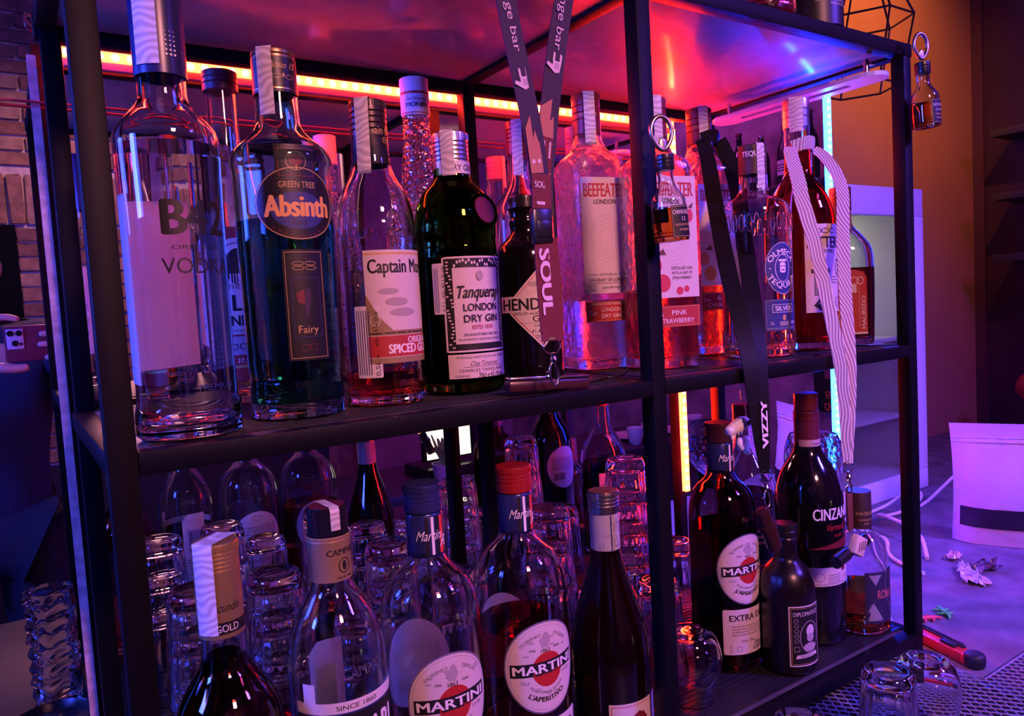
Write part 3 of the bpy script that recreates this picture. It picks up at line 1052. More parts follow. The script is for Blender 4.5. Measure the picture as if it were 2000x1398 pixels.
ws.matrix_local = Matrix.Translation((.0105, -.039, .188)) @ Matrix.Rotation(.28, 4, 'Z') @ Matrix.Rotation(PI / 2 - .25, 4, 'X')
o = lathe_obj('wax_disc', [(0, .0034), (.0144, .0034), (.0138, .0050), (0, .0052)], WAX, ws, 32)
label(b, cyl_map(.093, -.05, .0437), .003, [('p', CREAM, [(-.034, -.049), (.040, -.049), (.040, .049), (-.034, .049), (-.037, .048), (-.037, .006), (-.034, 0), (-.037, -.006), (-.037, -.048)])],
      [('r', INK, (-.035, -.047, -.026, .047)), ('r', INK, (.029, -.047, .038, .047)), ('r', INK, (-.026, .037, .029, .047)), ('r', INK, (-.026, -.047, .029, -.040)), ('fr', CREAM, (-.0265, -.0405, .0295, .0375, .0005))] +
      [('e', CREAM, (-.0305 + random.uniform(-.003, .003), -.044 + .0035 * k, .0016, .0009, 8)) for k in range(26)] + [('e', CREAM, (.0335 + random.uniform(-.003, .003), -.044 + .0035 * k, .0016, .0009, 8)) for k in range(26)] + [('e', CREAM, (-.024 + .003 * k, .042 + random.uniform(-.003, .003), .0012, .0018, 8)) for k in range(18)] + [('e', SMOKE_M, (.002, .029, .004, .005))],
      [('t', INK, 'Tanqueray', (.003, .013, .0125, .050, .012, .35)), ('t', INK, 'LONDON', (.003, -.003, .0075, .040, .012)), ('t', INK, 'DRY GIN', (.003, -.0145, .0075, .040, .012)), ('t', RED_INK, 'ESTD 1830', (.003, -.0235, .004, .024)), ('t', INK, 'SIGNATURE RECIPE', (.003, -.031, .0026, .042)), ('t', INK, 'FOUR PERFECTLY BALANCED BOTANICALS', (.003, -.036, .0021, .052))])
label(b, cyl_map(.030, -.05, .0437), .003, [('r', CREAM, (-.036, -.013, .040, .012))], (),
      [('t', INK, 'PRODUCED & BOTTLED IN GREAT BRITAIN', (.003, .0085, .0022, .06)), ('t', INK, 'Chas Tanqueray', (.004, .002, .005, .034, 0, .5)), ('r', INK, (-.02, -.0018, .03, -.0014)), ('t', INK, 'CHARLES TANQUERAY', (.003, -.005, .0032, .056)), ('t', INK, 'LONDON', (-.022, -.0105, .0024)), ('t', INK, '70cl e 43.1% vol', (.012, -.0105, .0048, .034, .01))])
label(b, cyl_map(.110, -.98, .0437), .003, [('r', WHITE_L, (-.008, -.026, .008, .026, .0015))], (), [('t', INK, '0,7 L  Alk. 43,1 % obj', (.004, 0, .0036, .046, 0, 0, PI / 2)), ('r', BLUE_INK, (-.006, -.024, -.0054, .022)), ('r', BLUE_INK, (-.004, -.024, -.0034, .02)), ('r', BLUE_INK, (-.002, -.024, -.0014, .021))], name='import_label', lab='white import label on the left flank')

# 7 squat black apothecary gin
BG = mat('black_bottle_glass', (.004, .003, .004), .06, coat=.4)
b = bt_thing('black apothecary gin bottle with diamond label, behind the hanging strap', .505, .722, Z2)
P = [(.035, .0005), (.0365, .004), (.037, .012), (.037, .135), (.0362, .148), (.032, .158), (.021, .166), (.0175, .172), (.0172, .180), (.0185, .182), (.0185, .186), (.0172, .188), (.0172, .197), (.019, .199), (.019, .2005)]
solid('body', P, BG, b)
cap(b, .198, .2135, .0165, BLACK_PL, 0, knurl=True)
label(b, cyl_map(.086, -.22, .0372), .003, [('p', CREAM, [(-.0435, 0), (0, -.046), (.0435, 0), (0, .046)])],
      [('p', RED_INK, [(-.0405, 0), (0, -.043), (.0405, 0), (0, .043)]), ('p', CREAM, [(-.0395, 0), (0, -.042), (.0395, 0), (0, .042)]), ('p', INK, [(-.052, -.004), (.052, -.004), (.052, -.0035), (-.052, -.0035)]), ('p', CREAM, [(-.050, -.005), (.052, -.005), (.052, .013), (-.050, .013)]), ('e', SMOKE_M, (-.004, .026, .011, .003)), ('e', SMOKE_M, (.001, .033, .005, .004)), ('ring', SMOKE_M, (-.012, .020, .006, .004, .0006)), ('ring', SMOKE_M, (.012, .020, .006, .004, .0006)), ('p', GREY_INK, [(-.001, .016), (.001, .016), (.004, .024), (0, .021), (-.004, .025)]), ('r', INK, (-.028, -.0175, .028, -.0172))],
      [('t', INK, "HENDRICK'S", (0, .004, .013, .092, .02)), ('t', INK, 'DISTILLED and BOTTLED in SCOTLAND', (0, -.0065, .003, .064)), ('t', INK, 'GIN', (0, -.0125, .007, .022, .01)), ('t', INK, 'EST. 1886', (0, -.0205, .0028, .018)), ('t', INK, '41,4 % Vol', (0, -.0265, .0045, .026)), ('t', INK, '70 CL e', (0, -.033, .0042, .018))])

# 8-10 three square red-and-white gin bottles
def square_gin(lab, x, y, a, H, tint, lq, liqlevel, words, sub, capm):
    b = bt_thing(lab, x, y, Z2, rz=-.20, name='gin_bottle')
    k = H / .352
    P = [(a * .93, .0005, 6), (a, .003, 6), (a, .012, 6), (a * .985, .05, 6), (a * .985, .235 * k, 6), (a, .250 * k, 6), (a, .262 * k, 5), (a * .93, .270 * k, 4), (a * .6, .280 * k, 2.5), (.0225, .286 * k, 2), (.0195, .291 * k, 2), (.018, .300 * k, 2), (.0175, .33 * k, 2)]
    sh, inn = shell('body', P, .0035, .013, tint, b, n=72)
    liquid(inn, liqlevel, lq, b, 72)
    cp = cap(b, .300 * k, H, .0185, capm, 3, knurl=True)
    print_mesh('embossing', [('t', GOLD_INK, 'LONDON DRY', (0, .0, .004, .028))], cp, cyl_map(.324 * k, -.4, .0188), .0003, .002)
    tax_seal(b, .0187, H, -.25, .285 * k, .015, r_end=.0205)
    # ribbed left flank
    F = flat_map(.165 * k, a * .995, 0)
    label(b, F, None, [('r', CREAM, (-.0345, -.070, .0345, .078)), ('r', RED_L, (-.0345, -.106, .0345, -.080))],
          [('ring', SMOKE_M, (0, .0, .022 - .004 * i, .030 - .005 * i, .0004)) for i in range(4)] + sub,
          [('t', RED_INK, 'BEEFEATER', (0, .062, .017, .060, .012)), ('t', INK, 'LONDON', (0, .047, .006, .032, .015))] + words)
    return b
std_w = [('r', INK, (-.03, -.046, -.014, -.0454)), ('r', INK, (.014, -.046, .03, -.0454)), ('t', INK, 'DISTILLED IN', (0, -.0457, .003, .024)), ('t', INK, 'THE HEART OF LONDON', (0, -.0525, .0042, .058, .01)), ('r', INK, (-.031, -.057, .031, -.0565)), ('t', INK, 'ESTD', (-.023, -.060, .0032)), ('t', INK, '1820', (-.023, -.065, .0032)), ('t', INK, 'James Burrough', (.004, -.062, .0036, .028, 0, .4)), ('t', WHITE_INK, "THE WORLD'S MOST AWARDED GIN", (0, -.0835, .0026, .056)), ('t', WHITE_INK, '1Le', (-.025, -.094, .006, None)), ('t', WHITE_INK, 'LONDON', (.002, -.0905, .005, .028)), ('t', WHITE_INK, 'DRY GIN', (.002, -.0985, .005, .028)), ('t', GOLD_INK, '47% VOL', (.024, -.094, .003)), ('fr', GOLD_INK, (-.032, -.105, .032, -.081, .0005))]
PINKF = mat('strawberry_print', (.55, .05, .07), .5)
ORF = mat('orange_print', (.60, .22, .04), .5)
fruit_w = lambda nm, a2: [('t', INK, 'DISTILLED GIN', (.010, -.034, .0036, .030)), ('t', INK, 'WITH A HINT OF', (.010, -.040, .0036, .030)), ('t', INK, nm, (.010, -.046, .0036, .028)), ('t', WHITE_INK, '1Le', (-.025, -.09, .006)), ('t', WHITE_INK, a2, (.004, -.0885, .006, .022)), ('t', WHITE_INK, nm, (0, -.0985, .006, .05)), ('fr', GOLD_INK, (-.032, -.105, .032, -.081, .0005))]
def fruit_art(m):
    return [('e', m, (-.018, -.052, .011, .011)), ('e', m, (-.027, -.030, .008, .010)), ('e', m, (.006, -.062, .005, .005)), ('e', m, (.016, -.060, .004, .004)), ('e', m, (.024, .030, .005, .008)), ('p', mat('leaf_print', (.12, .05, .03), .5), [(-.026, -.018), (-.016, -.010), (-.012, -.018)]), ('p', mat('leaf_print', (.12, .05, .03), .5), [(.022, .040), (.030, .046), (.028, .038)])]
REDCAP = mat('red_screw_cap', (.17, .02, .025), .35)
square_gin('square clear gin bottle with red cap and cream label, left of the middle post', .654, .780, .0385, .359, glass('ribbed_glass', (.98, .97, .97), 1.48, .16, (75, .8)), glass('gin', (.99, .99, .99), 1.345), .09, std_w, [], REDCAP)
square_gin('square strawberry gin bottle right behind the middle post', .693, .700, .0375, .337, glass('pink_glass', (.97, .92, .92), 1.48, .14, (75, .7)), glass('pink_gin', (.96, .60, .55), 1.345), .10, fruit_w('STRAWBERRY', 'PINK'), fruit_art(PINKF), REDCAP)
square_gin('square orange gin bottle wearing the black lanyard round its neck', .890, .800, .0385, .368, glass('pink_glass', (.97, .92, .92), 1.48, .14, (75, .7)), glass('orange_gin', (.97, .62, .30), 1.345), .12, fruit_w('ORANGE', 'BLOOD'), fruit_art(ORF), REDCAP)

# 11 clear gin bottles in the back row
b = bt_thing('plain clear spirits bottle behind the dark hanging strap', .618, .888, Z2)
P = [(.041, .0005), (.0445, .004), (.0445, .19), (.0445, .205), (.043, .222), (.03, .242), (.019, .256), (.0165, .275), (.016, .32)]
sh, inn = shell('body', P, .003, .010, G_CLEAR, b)
liquid(inn, .06, glass('gin', (.99, .99, .99), 1.345), b)
cap(b, .30, .346, .0172, REDCAP, 4)
tax_seal(b, .0174, .346, -.7, .27, .015)
label(b, cyl_map(.19, -.5, .0447), .003, [('r', SMOKE_M, (-.022, -.015, .022, .03))], (), [('lines', INK, (-.018, -.01, .018, .02, 5))])
b = bt_thing('pink-capped clear bottle hidden behind the square cream-label gin', .745, .915, Z2)
P = [(.034, .0005), (.037, .004), (.037, .18), (.035, .20), (.024, .23), (.0175, .26), (.016, .29), (.0155, .34)]
sh, inn = shell('body', P, .003, .010, G_CLEAR, b)
cap(b, .315, .355, .0168, mat('pink_cap', (.55, .22, .28), .4), 3)
tax_seal(b, .0170, .355, -.6, .29, .015)

# 12 tequila
b = bt_thing('ribbed clear tequila bottle with navy oval label', .872, .690, Z2)
P = [(.044, .0005), (.0475, .004), (.0482, .015), (.0482, .035), (.0476, .04), (.0476, .165), (.0482, .17), (.0482, .195), (.046, .206), (.040, .213), (.026, .220), (.0205, .226), (.0190, .238), (.0185, .255)]
sh, inn = shell('body', P, .0035, .010, G_CLEAR, b, n=96)
liquid(inn, .10, glass('tequila', (.99, .98, .97), 1.345), b)
for zz, h in ((.170, .024), (.012, .024)):
    parts = []
    for i in range(30):
        a = 2 * PI * i / 30
        c = Vector((.0482 * math.sin(a), -.0482 * math.cos(a), 0))
        tt = Vector((math.cos(a), math.sin(a), 0))
        pts = [c + tt * (.0034 * math.cos(g)) + Vector((0, 0, zz + h / 2 + (h / 2) * math.sin(g))) for g in [2 * PI * k / 12 for k in range(12)]]
        parts.append(tube_mesh(pts, .0009, 5, True))
    v, f = join_vf(parts)
    o = link('moulded_rib', me_from('moulded_rib', v, f), b, EMB, smooth=60)
    o['kind'] = 'stuff'
cp = lathe_obj('stopper', [(.0185, .250), (.0188, .250), (.0188, .289), (.018, .290), (0, .290)], mat('dark_wood_stopper', (.07, .03, .025), .5, noise=(80, .5)), b, 36)
print_mesh('lettering', [('t', WHITE_INK, 'TEQUILA', (0, 0, .007, .034, .02))], cp, cyl_map(.277, -.75, .0190), .0003, .002)
tax_seal(b, .0190, .290, -.30, .225, .012)
label(b, cyl_map(.119, -.13, .0484), .003, [('e', BLUE_INK, (0, 0, .0265, .035)), ('r', BLUE_INK, (-.028, -.083, .028, -.041, .002))],
      [('ring', WHITE_INK, (0, 0, .026, .0345, .0005)), ('ring', WHITE_INK, (0, 0, .0125, .0185, .0008)), ('r', WHITE_INK, (-.005, -.006, .005, .008, .003)), ('r', BLUE_INK, (-.004, .002, -.001, .0035)), ('r', BLUE_INK, (.001, .002, .004, .0035)), ('r', BLUE_INK, (-.003, -.003, .003, -.0015)), ('r', WHITE_INK, (-.007, .009, .007, .012, .001)), ('e', WHITE_INK, (-.0195, 0, .001, .001, 8)), ('e', WHITE_INK, (.0195, 0, .001, .001, 8)), ('fr', GREY_INK, (-.0265, -.0815, .0265, -.0425, .0005)), ('fr', WHITE_INK, (-.018, -.059, .018, -.048, .0006)), ('e', GOLD_INK, (0, -.066, .003, .004)), ('r', GREY_INK, (-.008, -.077, .008, -.071, .001))],
      [('arc', WHITE_INK, 'OLMECA', (0, 0, .0225, .0075, .052, PI / 2, 1)), ('arc', WHITE_INK, 'TEQUILA', (0, 0, .0225, .0075, .052, -PI / 2, -1)), ('t', WHITE_INK, 'SILVER', (0, -.0535, .0062, .028, .02)), ('t', WHITE_INK, '1L', (-.018, -.073, .004)), ('t', WHITE_INK, '35%', (.018, -.073, .004)), ('lines', GREY_INK, (-.025, -.0805, .025, -.0785, 1))])

# 13 red bitter
b = bt_thing('tall red bitter aperitif bottle with the pale patterned lanyard', .989, .702, Z2)
P = [(.046, .0005), (.0495, .004), (.050, .012), (.050, .185), (.0485, .2), (.042, .222), (.030, .243), (.021, .256), (.0182, .268), (.0178, .33), (.0178, .34)]
sh, inn = shell('body', P, .003, .012, glass('bitter_glass', (.99, .97, .96)), b)
liquid(inn, .292, glass('bitter_red', (.80, .10, .06), 1.345), b)
cp = cap(b, .325, .367, .0190, SILVER_CAP, 2, lab='silver screw cap')
tax_seal(b, .0192, .367, -.95, .318, .020)
label(b, cyl_map(.115, -.20, .0502), .003, [('r', CREAM, (-.032, -.060, .034, .066))],
      [('ring', INK, (-.014 + .014 * k, .056, .007, .004, .0012)) for k in range(3)] + [('p', INK, [(-.022, -.050), (-.008, -.036), (.002, -.048), (-.010, -.058)]), ('r', mat('slate_print', (.10, .12, .13), .5), (-.020, -.036, .002, -.004)), ('r', INK, (-.024, -.004, .006, .002)), ('p', INK, [(-.010, .002), (-.006, .002), (-.004, .020), (-.010, .022)]), ('ring', INK, (.026, .004, .006, .012, .002)), ('ring', INK, (.024, -.046, .006, .007, .001))] + [('r', GREY_INK, (-.018 + .004 * k, -.034, -.0165 + .004 * k, -.006)) for k in range(5)],
      [('t', INK, 'BITTER', (.0, .040, .016, .056, .015)), ('t', INK, 'APERITIVO', (.0, .027, .005, .032)), ('t', WHITE_INK, 'RIGA', (-.010, -.047, .003)), ('lines', GREY_INK, (.010, -.02, .026, -.008, 3))])

# 14 amaretto flask
b = bt_thing('flat amaretto flask with red label, rightmost on the middle shelf', 1.080, .694, Z2, rz=-.92)
el = .62
P = [(.040, .0005), (.043, .003), (.044, .01), (.046, .10), (.0455, .135), (.042, .152), (.030, .168), (.019, .180), (.0150, .19), (.0145, .21)]
sh, inn = shell('body', P, .003, .010, glass('amaretto_glass', (.96, .98, 1.0)), b, ellip=el)
liquid(inn, .118, glass('amaretto', (.70, .28, .16), 1.345), b, ellip=el)
cap(b, .205, .242, .0162, GOLD_M, 3)
lathe_obj('neck_sleeve', [(.0150, .172), (.0158, .172), (.0158, .206), (.015, .206)], mat('gold_sleeve', (.45, .28, .14), .4, .5), b, 36)
em = lambda u, v, d: Vector(((.0462 + d) * math.sin(u / .046), -((.0462 * el) + d) * math.cos(u / .046), .062 + v))
label(b, em, .003, [('p', RED_L, [(-.036, -.045), (.036, -.045), (.036, .04), (.030, .049), (.012, .053), (-.012, .053), (-.030, .049), (-.036, .04)])],
      [('r', CREAM, (.022, -.035, .0225, .03)), ('ring', CREAM, (.015, .036, .007, .006, .0012)), ('ring', CREAM, (.024, .036, .006, .006, .0012)), ('r', CREAM, (.010, .018, .018, .030)), ('r', CREAM, (-.036, -.045, .036, -.042))],
      [('t', mat('rose_ink', (.6, .2, .25), .5), 'AMARETTO', (-.026, .0, .011, .078, .02, 0, PI / 2)), ('t', WHITE_INK, 'LIQUORE', (-.010, -.022, .006, .034, .01, 0, PI / 2)), ('t', CREAM, 'MAURIZIO', (.029, -.012, .007, .05, .02, 0, PI / 2))])
# ------------------------------------------------------------------ bottles on the bottom shelf
Z1 = 0.0506
# gold rum
b = bt_thing('amber rum bottle with gold foil neck, leftmost on the bottom shelf', .130, .672, Z1)
P = [(.040, .0005), (.044, .004), (.045, .012), (.045, .15), (.0455, .172), (.044, .19), (.038, .207), (.028, .222), (.0195, .234), (.0175, .25), (.017, .29)]
sh, inn = shell('body', P, .003, .012, G_CLEAR, b)
liquid(inn, .243, glass('amber_rum', (.62, .20, .07), 1.345), b)
GF = mat('matte_gold_foil', (.50, .34, .14), .38, .7)
lathe_obj('neck_sleeve', [(.0180, .262), (.0190, .262), (.0190, .306), (.018, .306)], GF, b, 40)
cp = cap(b, .306, .342, .0188, GF, 5, knurl=True)
label(b, cyl_map(.285, -.1, .0191), .002, [('r', BLACK_L, (-.028, -.019, .028, -.009))], (), [('t', INK, 'Facundo', (.002, .004, .0075, .026, 0, .5)), ('t', CREAM, 'GOLD', (.003, -.014, .0062, .019, .01))], name='neck_label')
tax_seal(b, .0191, .342, -.80, .266, .019)
label(b, cyl_map(.135, .0, .0452), .003, [('e', CREAM, (.012, .0, .040, .048))], [('e', DRED_L, (.012, 0, .037, .045)), ('e', GOLD_INK, (.012, 0, .034, .042)), ('e', RED_L, (.012, 0, .032, .040))], [('t', CREAM, 'GOLD RUM', (.012, 0, .008, .05, .01))])

# red bitter liqueur
b = bt_thing('clear liqueur bottle with black cap and tall black front label', .228, .668, Z1)
P = [(.041, .0005), (.045, .004), (.045, .19), (.0445, .21), (.042, .232), (.036, .252), (.027, .267), (.0205, .277), (.0182, .288), (.018, .31)]
sh, inn = shell('body', P, .003, .012, G_CLEAR, b)
liquid(inn, .05, glass('bitter_red', (.80, .10, .06), 1.345), b)
print_mesh('embossing', [('t', EMB, 'CAMPARI', (0, 0, .009, .046, .02)), ('t', EMB, 'MILANO', (0, -.011, .0045, .03))], sh, cyl_map(.212, .25, .0452, lambda v: .0445 - max(0, v) * .5), .0003, .003)
OCH = mat('ochre_sleeve', (.36, .23, .10), .42, .3)
slv = lathe_obj('neck_sleeve', [(.0186, .287), (.0194, .287), (.0194, .322), (.0199, .3235), (.0194, .325), (.0199, .327), (.019, .328)], OCH, b, 40)
print_mesh('lettering', [('t', INK, 'CAMPARI', (0, .007, .0055, .032, .01)), ('ring', INK, (.0, -.006, .006, .007, .0008)), ('e', INK, (0, -.006, .002, .0045)), ('t', INK, 'SINCE 1860', (0, -.0165, .002, .016))], slv, cyl_map(.307, .35, .0195), .0003, .002)
cap(b, .328, .354, .0182, mat('gloss_black_cap', (.012, .01, .014), .15), 0, top=mat('dark_red_top', (.14, .02, .04), .35))
ts = tax_seal(b, .0184, .354, .05, .334, .009, both=False, lab='torn paper tax seal')
tax_seal(b, .0195, .330, 1.25, .287, .006, both=False, lab='torn red seal shred')
label(b, cyl_map(.145, .0, .0453), .003, [('r', WHITE_L, (-.058, .034, .058, .044)), ('r', BLACK_L, (-.058, -.070, .058, .034))],
      [('r', BLUE_INK, (-.058, .0325, .058, .034))], [('t', INK, 'SINCE 1860', (0, .0388, .0042, .038)), ('t', WHITE_INK, 'CAMPARI.', (.0, .012, .023, .088, .022)), ('t', WHITE_INK, 'MILANO', (0, -.02, .008, .05, .01))])
label(b, cyl_map(.155, PI - .05, .0453), .003, [('p', thin_paper('thin_label_paper', (.85, .80, .82)), [(-.018, -.075), (.018, -.075), (.018, .045), (.008, .055), (-.018, .055)])], [('r', WHITE_L, (-.010, -.01, .012, .03)), ('bars', INK, (-.008, -.006, .010, .026, 18))], [('lines', GREY_INK, (-.015, -.06, .015, -.02, 8))], name='back_label', lab='back label with barcode, seen in the mirror')
label(b, cyl_map(.190, -.95, .0453), .003, [('r', WHITE_L, (-.006, -.026, .006, .016))], (), (), name='torn_label', lab='torn strip of white label')

# vermouth bottles with round labels
M_BLUE, M_RED = mat('midnight_cap', (.03, .035, .14), .3, .3), mat('bright_red_cap', (.30, .012, .015), .33)
def vermouth(lab, x, y, cm, liq, level, small, phi=-.12, H=.355, R=.0515, torso=G_CLEAR):
    b = bt_thing(lab, x, y, Z1, name='vermouth_bottle')
    k = H / .355
    P = [(R * .92, .0005), (R * .98, .004), (R, .012), (R, .205 * k), (R * .985, .224 * k), (R * .92, .244 * k), (R * .77, .2595 * k), (R * .54, .269 * k), (.0215, .2755 * k), (.0184, .284 * k), (.0178, .31 * k)]
    sh, inn = shell('body', P, .003, .012, torso, b)
    if level:
        liquid(inn, level, liq, b)
    print_mesh('embossing', [('t', EMB, 'ITALIA', (0, 0, .008, .044, .02))], sh, cyl_map(.222 * k, .2, R, lambda v: R * .985 - max(0, v) * .6), .0006, .003)
    s = lathe_obj('neck_sleeve', [(.0180, .283 * k), (.0186, .284 * k), (.0186, .325 * k), (.0180, .326 * k)], mat('sleeve_blue', (.03, .04, .17), .25, .3), b, 40)
    print_mesh('stripes', [('r', M, (u, -.019, u + wd, .019)) for u, wd, M in ((-.010, .0035, INK), (-.004, .003, WHITE_INK), (.001, .004, INK), (.006, .0055, mat('signal_red', (.75, .05, .04), .4)), (.012, .003, INK), (.0165, .002, WHITE_INK))], s, cyl_map(.3045 * k, .1, .01875), .0001, .002)
    print_mesh('lettering', [('t', WHITE_INK, 'Martini', (-.003, .001, .010, .030, 0, .5)), ('t', WHITE_INK, 'R', (.012, -.007, .011, None, 0, .5))], s, cyl_map(.3045 * k, .0, .01875), .0006, .002)
    cap(b, .327 * k, H, .0192, cm, 3, knurl=True)
    L = label(b, cyl_map(.150 * k, phi, R + .0003), .003, [('e', mat('label_rim', (.16, .13, .22), .4), (0, 0, .0455, .0495))],
          [('e', CREAM, (0, 0, .0437, .0477))] + [('e', SMOKE_M, (random.uniform(-.03, .03), random.choice((-1, 1)) * random.uniform(.014, .034), .0035, .0012, 8)) for q in range(18)] + [('ring', GREY_INK, (0, 0, .0412, .0452, .0003)), ('e', RED_INK, (.002, -.002, .0175, .0185)), ('p', INK, [(-.039, -.0085), (.039, -.0055), (.039, .0085), (-.039, .0055)]), ('p', SMOKE_M, [(-.004, .022), (.003, .021), (.006, .028), (.004, .036), (.000, .038), (-.003, .033), (-.007, .030)])],
          [('t', WHITE_INK, 'MARTINI', (0, 0, .0092, .072, .03, 0, .03)), ('t', INK, '1863', (0, .0185, .0042)), ('t', INK, 'DAL', (-.014, .020, .0026)), ('t', INK, 'MAR', (.014, .020, .0026)), ('arc', GREY_INK, 'TORINO        ITALIA', (0, 0, .036, .0035, .062, PI / 2, 1)), ('arc', GREY_INK, 'MARTINI & ROSSI', (0, 0, .026, .003, .04, -PI / 2, -1)), ('arc', INK, "L'APERITIVO", (0, 0, .0335, .0052, .042, -PI / 2, -1)), ('t', GREY_INK, '75cl', (-.024, -.014, .004)), ('t', GREY_INK, '14.4%', (.027, -.010, .004))], name='front_label')
    label(b, cyl_map(.063 * k, phi + .05, R + .0003), .003, [('r', CREAM, (-.042, -.034, .042, .030, .003))], [('bars', BLUE_INK, (.002, -.031, .026, -.026, 7)), ('ring', INK, (-.020, -.026, .004, .004, .0005)), ('ring', INK, (-.032, -.026, .002, .006, .0005))],
          [('t', INK, small, (0, .018, .0085, .066, .02)), ('lines', GREY_INK, (-.03, -.008, .03, .008, 4)), ('t', INK, 'DAL 1863', (-.006, -.015, .0036)), ('t', INK, 'Martini', (.018, -.022, .011, .030, 0, .5))], name='lower_label')
    label(b, cyl_map(.150 * k, PI, R + .0003), .003, [('e', thin_paper('thin_label_paper', (.85, .80, .82)), (0, 0, .043, .047))], [('bars', INK, (.0, -.028, .026, -.012, 22)), ('ring', RED_L, (0, .036, .008, .004, .0008))], [('lines', GREY_INK, (-.032, -.006, .032, .022, 7)), ('lines', GREY_INK, (-.03, -.03, -.004, -.012, 4))], name='back_label', lab='round white back label with barcode')
    return b
PINKV = glass('rose_vermouth', (.80, .26, .20), 1.345)
vermouth('vermouth bottle with dark blue cap, left of the red-capped one', .331, .678, M_BLUE, glass('pale_vermouth', (.95, .88, .62), 1.345), .07, 'BIANCO')
vermouth('vermouth bottle with bright red cap and rose vermouth inside', .441, .678, M_RED, PINKV, .185, 'ROSATO')
vermouth('vermouth bottle with dark cap in the right bay of the bottom shelf', .826, .728, mat('dark_maroon_cap', (.06, .012, .025), .35, .2), glass('dry_vermouth', (.30, .12, .10), 1.345), .20, 'EXTRA DRY', H=.346, R=.0478, torso=glass('smoky_vermouth_glass', (.62, .50, .50)))

# red wine
b = bt_thing('dark red wine bottle with silver screw cap left of the middle post', .562, .674, Z1)
P = [(.043, .0005), (.0465, .004), (.047, .015), (.047, .105), (.046, .125), (.0415, .15), (.033, .178), (.024, .205), (.0185, .225), (.0172, .24), (.0165, .262), (.0165, .285)]
sh = solid('body', P, mat('wine_bottle_glass', (.005, .0015, .002), .06, coat=.4), b)
s = sleeve(b, .236, .280, .0175, .0172, mat('grey_blue_sleeve', (.42, .40, .42), .5))
print_mesh('ornament', [('ring', GREY_INK, (random.uniform(-.022, .028), random.uniform(-.018, .014), random.uniform(.002, .005), random.uniform(.002, .005), .0004)) for k in range(16)] + [('r', BLUE_INK, (-.0005, -.021, .0008, .021)), ('t', GREY_INK, 'VILLA', (.010, -.016, .003))], s, cyl_map(.2585, -.25, .0176), .0002, .002)
cap(b, .280, .3055, .0182, SILVER_CAP, 3, knurl=True, top=mat('copper_top', (.6, .3, .2), .3, .8), lab='silver screw cap')
label(b, cyl_map(.0300, -.02, .0472), .003, [('r', CREAM, (-.037, -.028, .037, .040))], [('fr', RED_INK, (-.0345, -.025, .0345, .037, .0007)), ('p', DRED_L, [(.011 * math.cos(2 * PI * i / 24) * (1 + .10 * math.sin(i * 1.9)), .017 + .011 * math.sin(2 * PI * i / 24) * (1 + .10 * math.sin(i * 2.3))) for i in range(24)]), ('ring', RED_INK, (0, .017, .007, .007, .0005))], [('t', SMOKE_M, 'VI', (0, .017, .005)), ('t', SMOKE_M, 'VILLA ITALIA', (0, -.004, .0058, .044, .0))])

# dark squat rum
b = bt_thing('squat black rum bottle with small portrait stamp label', .876, .660, Z1)
P = [(.035, .0005), (.037, .004), (.0375, .012), (.0375, .105), (.0365, .122), (.031, .138), (.022, .148), (.0165, .154), (.0150, .16), (.0150, .178), (.0165, .180), (.0165, .184), (.015, .186), (.015, .19)]
solid('body', P, mat('black_rum_glass', (.008, .004, .008), .3), b)
cap(b, .189, .204, .0155, BLACK_PL, 1, name='stopper')
label(b, cyl_map(.057, -.22, .0377), .003, [('r', CREAM, (-.026, -.042, .026, .042))], [('r', BLACK_L, (-.0242, -.0402, .0242, .0402)), ('fr', GOLD_INK, (-.0228, -.0388, .0228, .0388, .0004)), ('ring', CREAM, (.004, -.002, .0155, .022, .0006)), ('e', CREAM, (.005, .006, .007, .009)), ('e', SMOKE_M, (.005, -.003, .0065, .006)), ('e', SMOKE_M, (.004, -.016, .011, .006)), ('p', CREAM, [(-.018, -.031), (.018, -.029), (.016, -.024), (-.016, -.026)]), ('fr', CREAM, (-.0195, -.021, -.0125, -.014, .0004))] + [('ring', CREAM, (-.016, .022 - .007 * k, .003, .0025, .0004)) for k in range(5)],
      [('t', CREAM, 'DIPLOMATICO', (0, .031, .0058, .040, .005)), ('t', INK, 'RESERVA', (0, -.0278, .0028, .022))])

# red vermouth with white print
b = bt_thing('black-red vermouth bottle with white printed name and cream band', .988, .700, Z1)
P = [(.046, .0005), (.049, .004), (.0492, .012), (.0492, .208), (.048, .225), (.042, .248), (.032, .266), (.0235, .278), (.0195, .288), (.0180, .30), (.0178, .33)]
solid('body', P, mat('black_vermouth_glass', (.004, .003, .005), .06, coat=.5), b)
MAR = mat('maroon_cap', (.14, .018, .03), .35, .2)
s = sleeve(b, .290, .330, .0185, .0182, mat('maroon_sleeve', (.16, .025, .05), .3, .2))
label(b, cyl_map(.297, .0, .0186), .002, [('r', mat('rose_band', (.55, .38, .40), .45), (-.03, -.006, .03, .006))], (), [('t', INK, 'Francesco', (0, 0, .0045, .024, 0, .5))], name='neck_label')
cap(b, .330, .345, .0188, MAR, 3)
cap(b, .346, .372, .0172, MAR, 2, name='pourer_cap')
print_mesh('lettering', [('t', WHITE_INK, 'CINZANO', (0, .012, .017, .072, .014)), ('t', RED_INK, 'Vermouth', (.004, -.008, .010, .04, 0, .5)), ('t', RED_INK, 'ROSSO', (.004, -.021, .004, .016)), ('p', DRED_L, [(-.045, -.04), (.045, -.04), (.045, -.002), (.02, -.026)])], b, cyl_map(.186, -.12, .0493), .0003, .003)
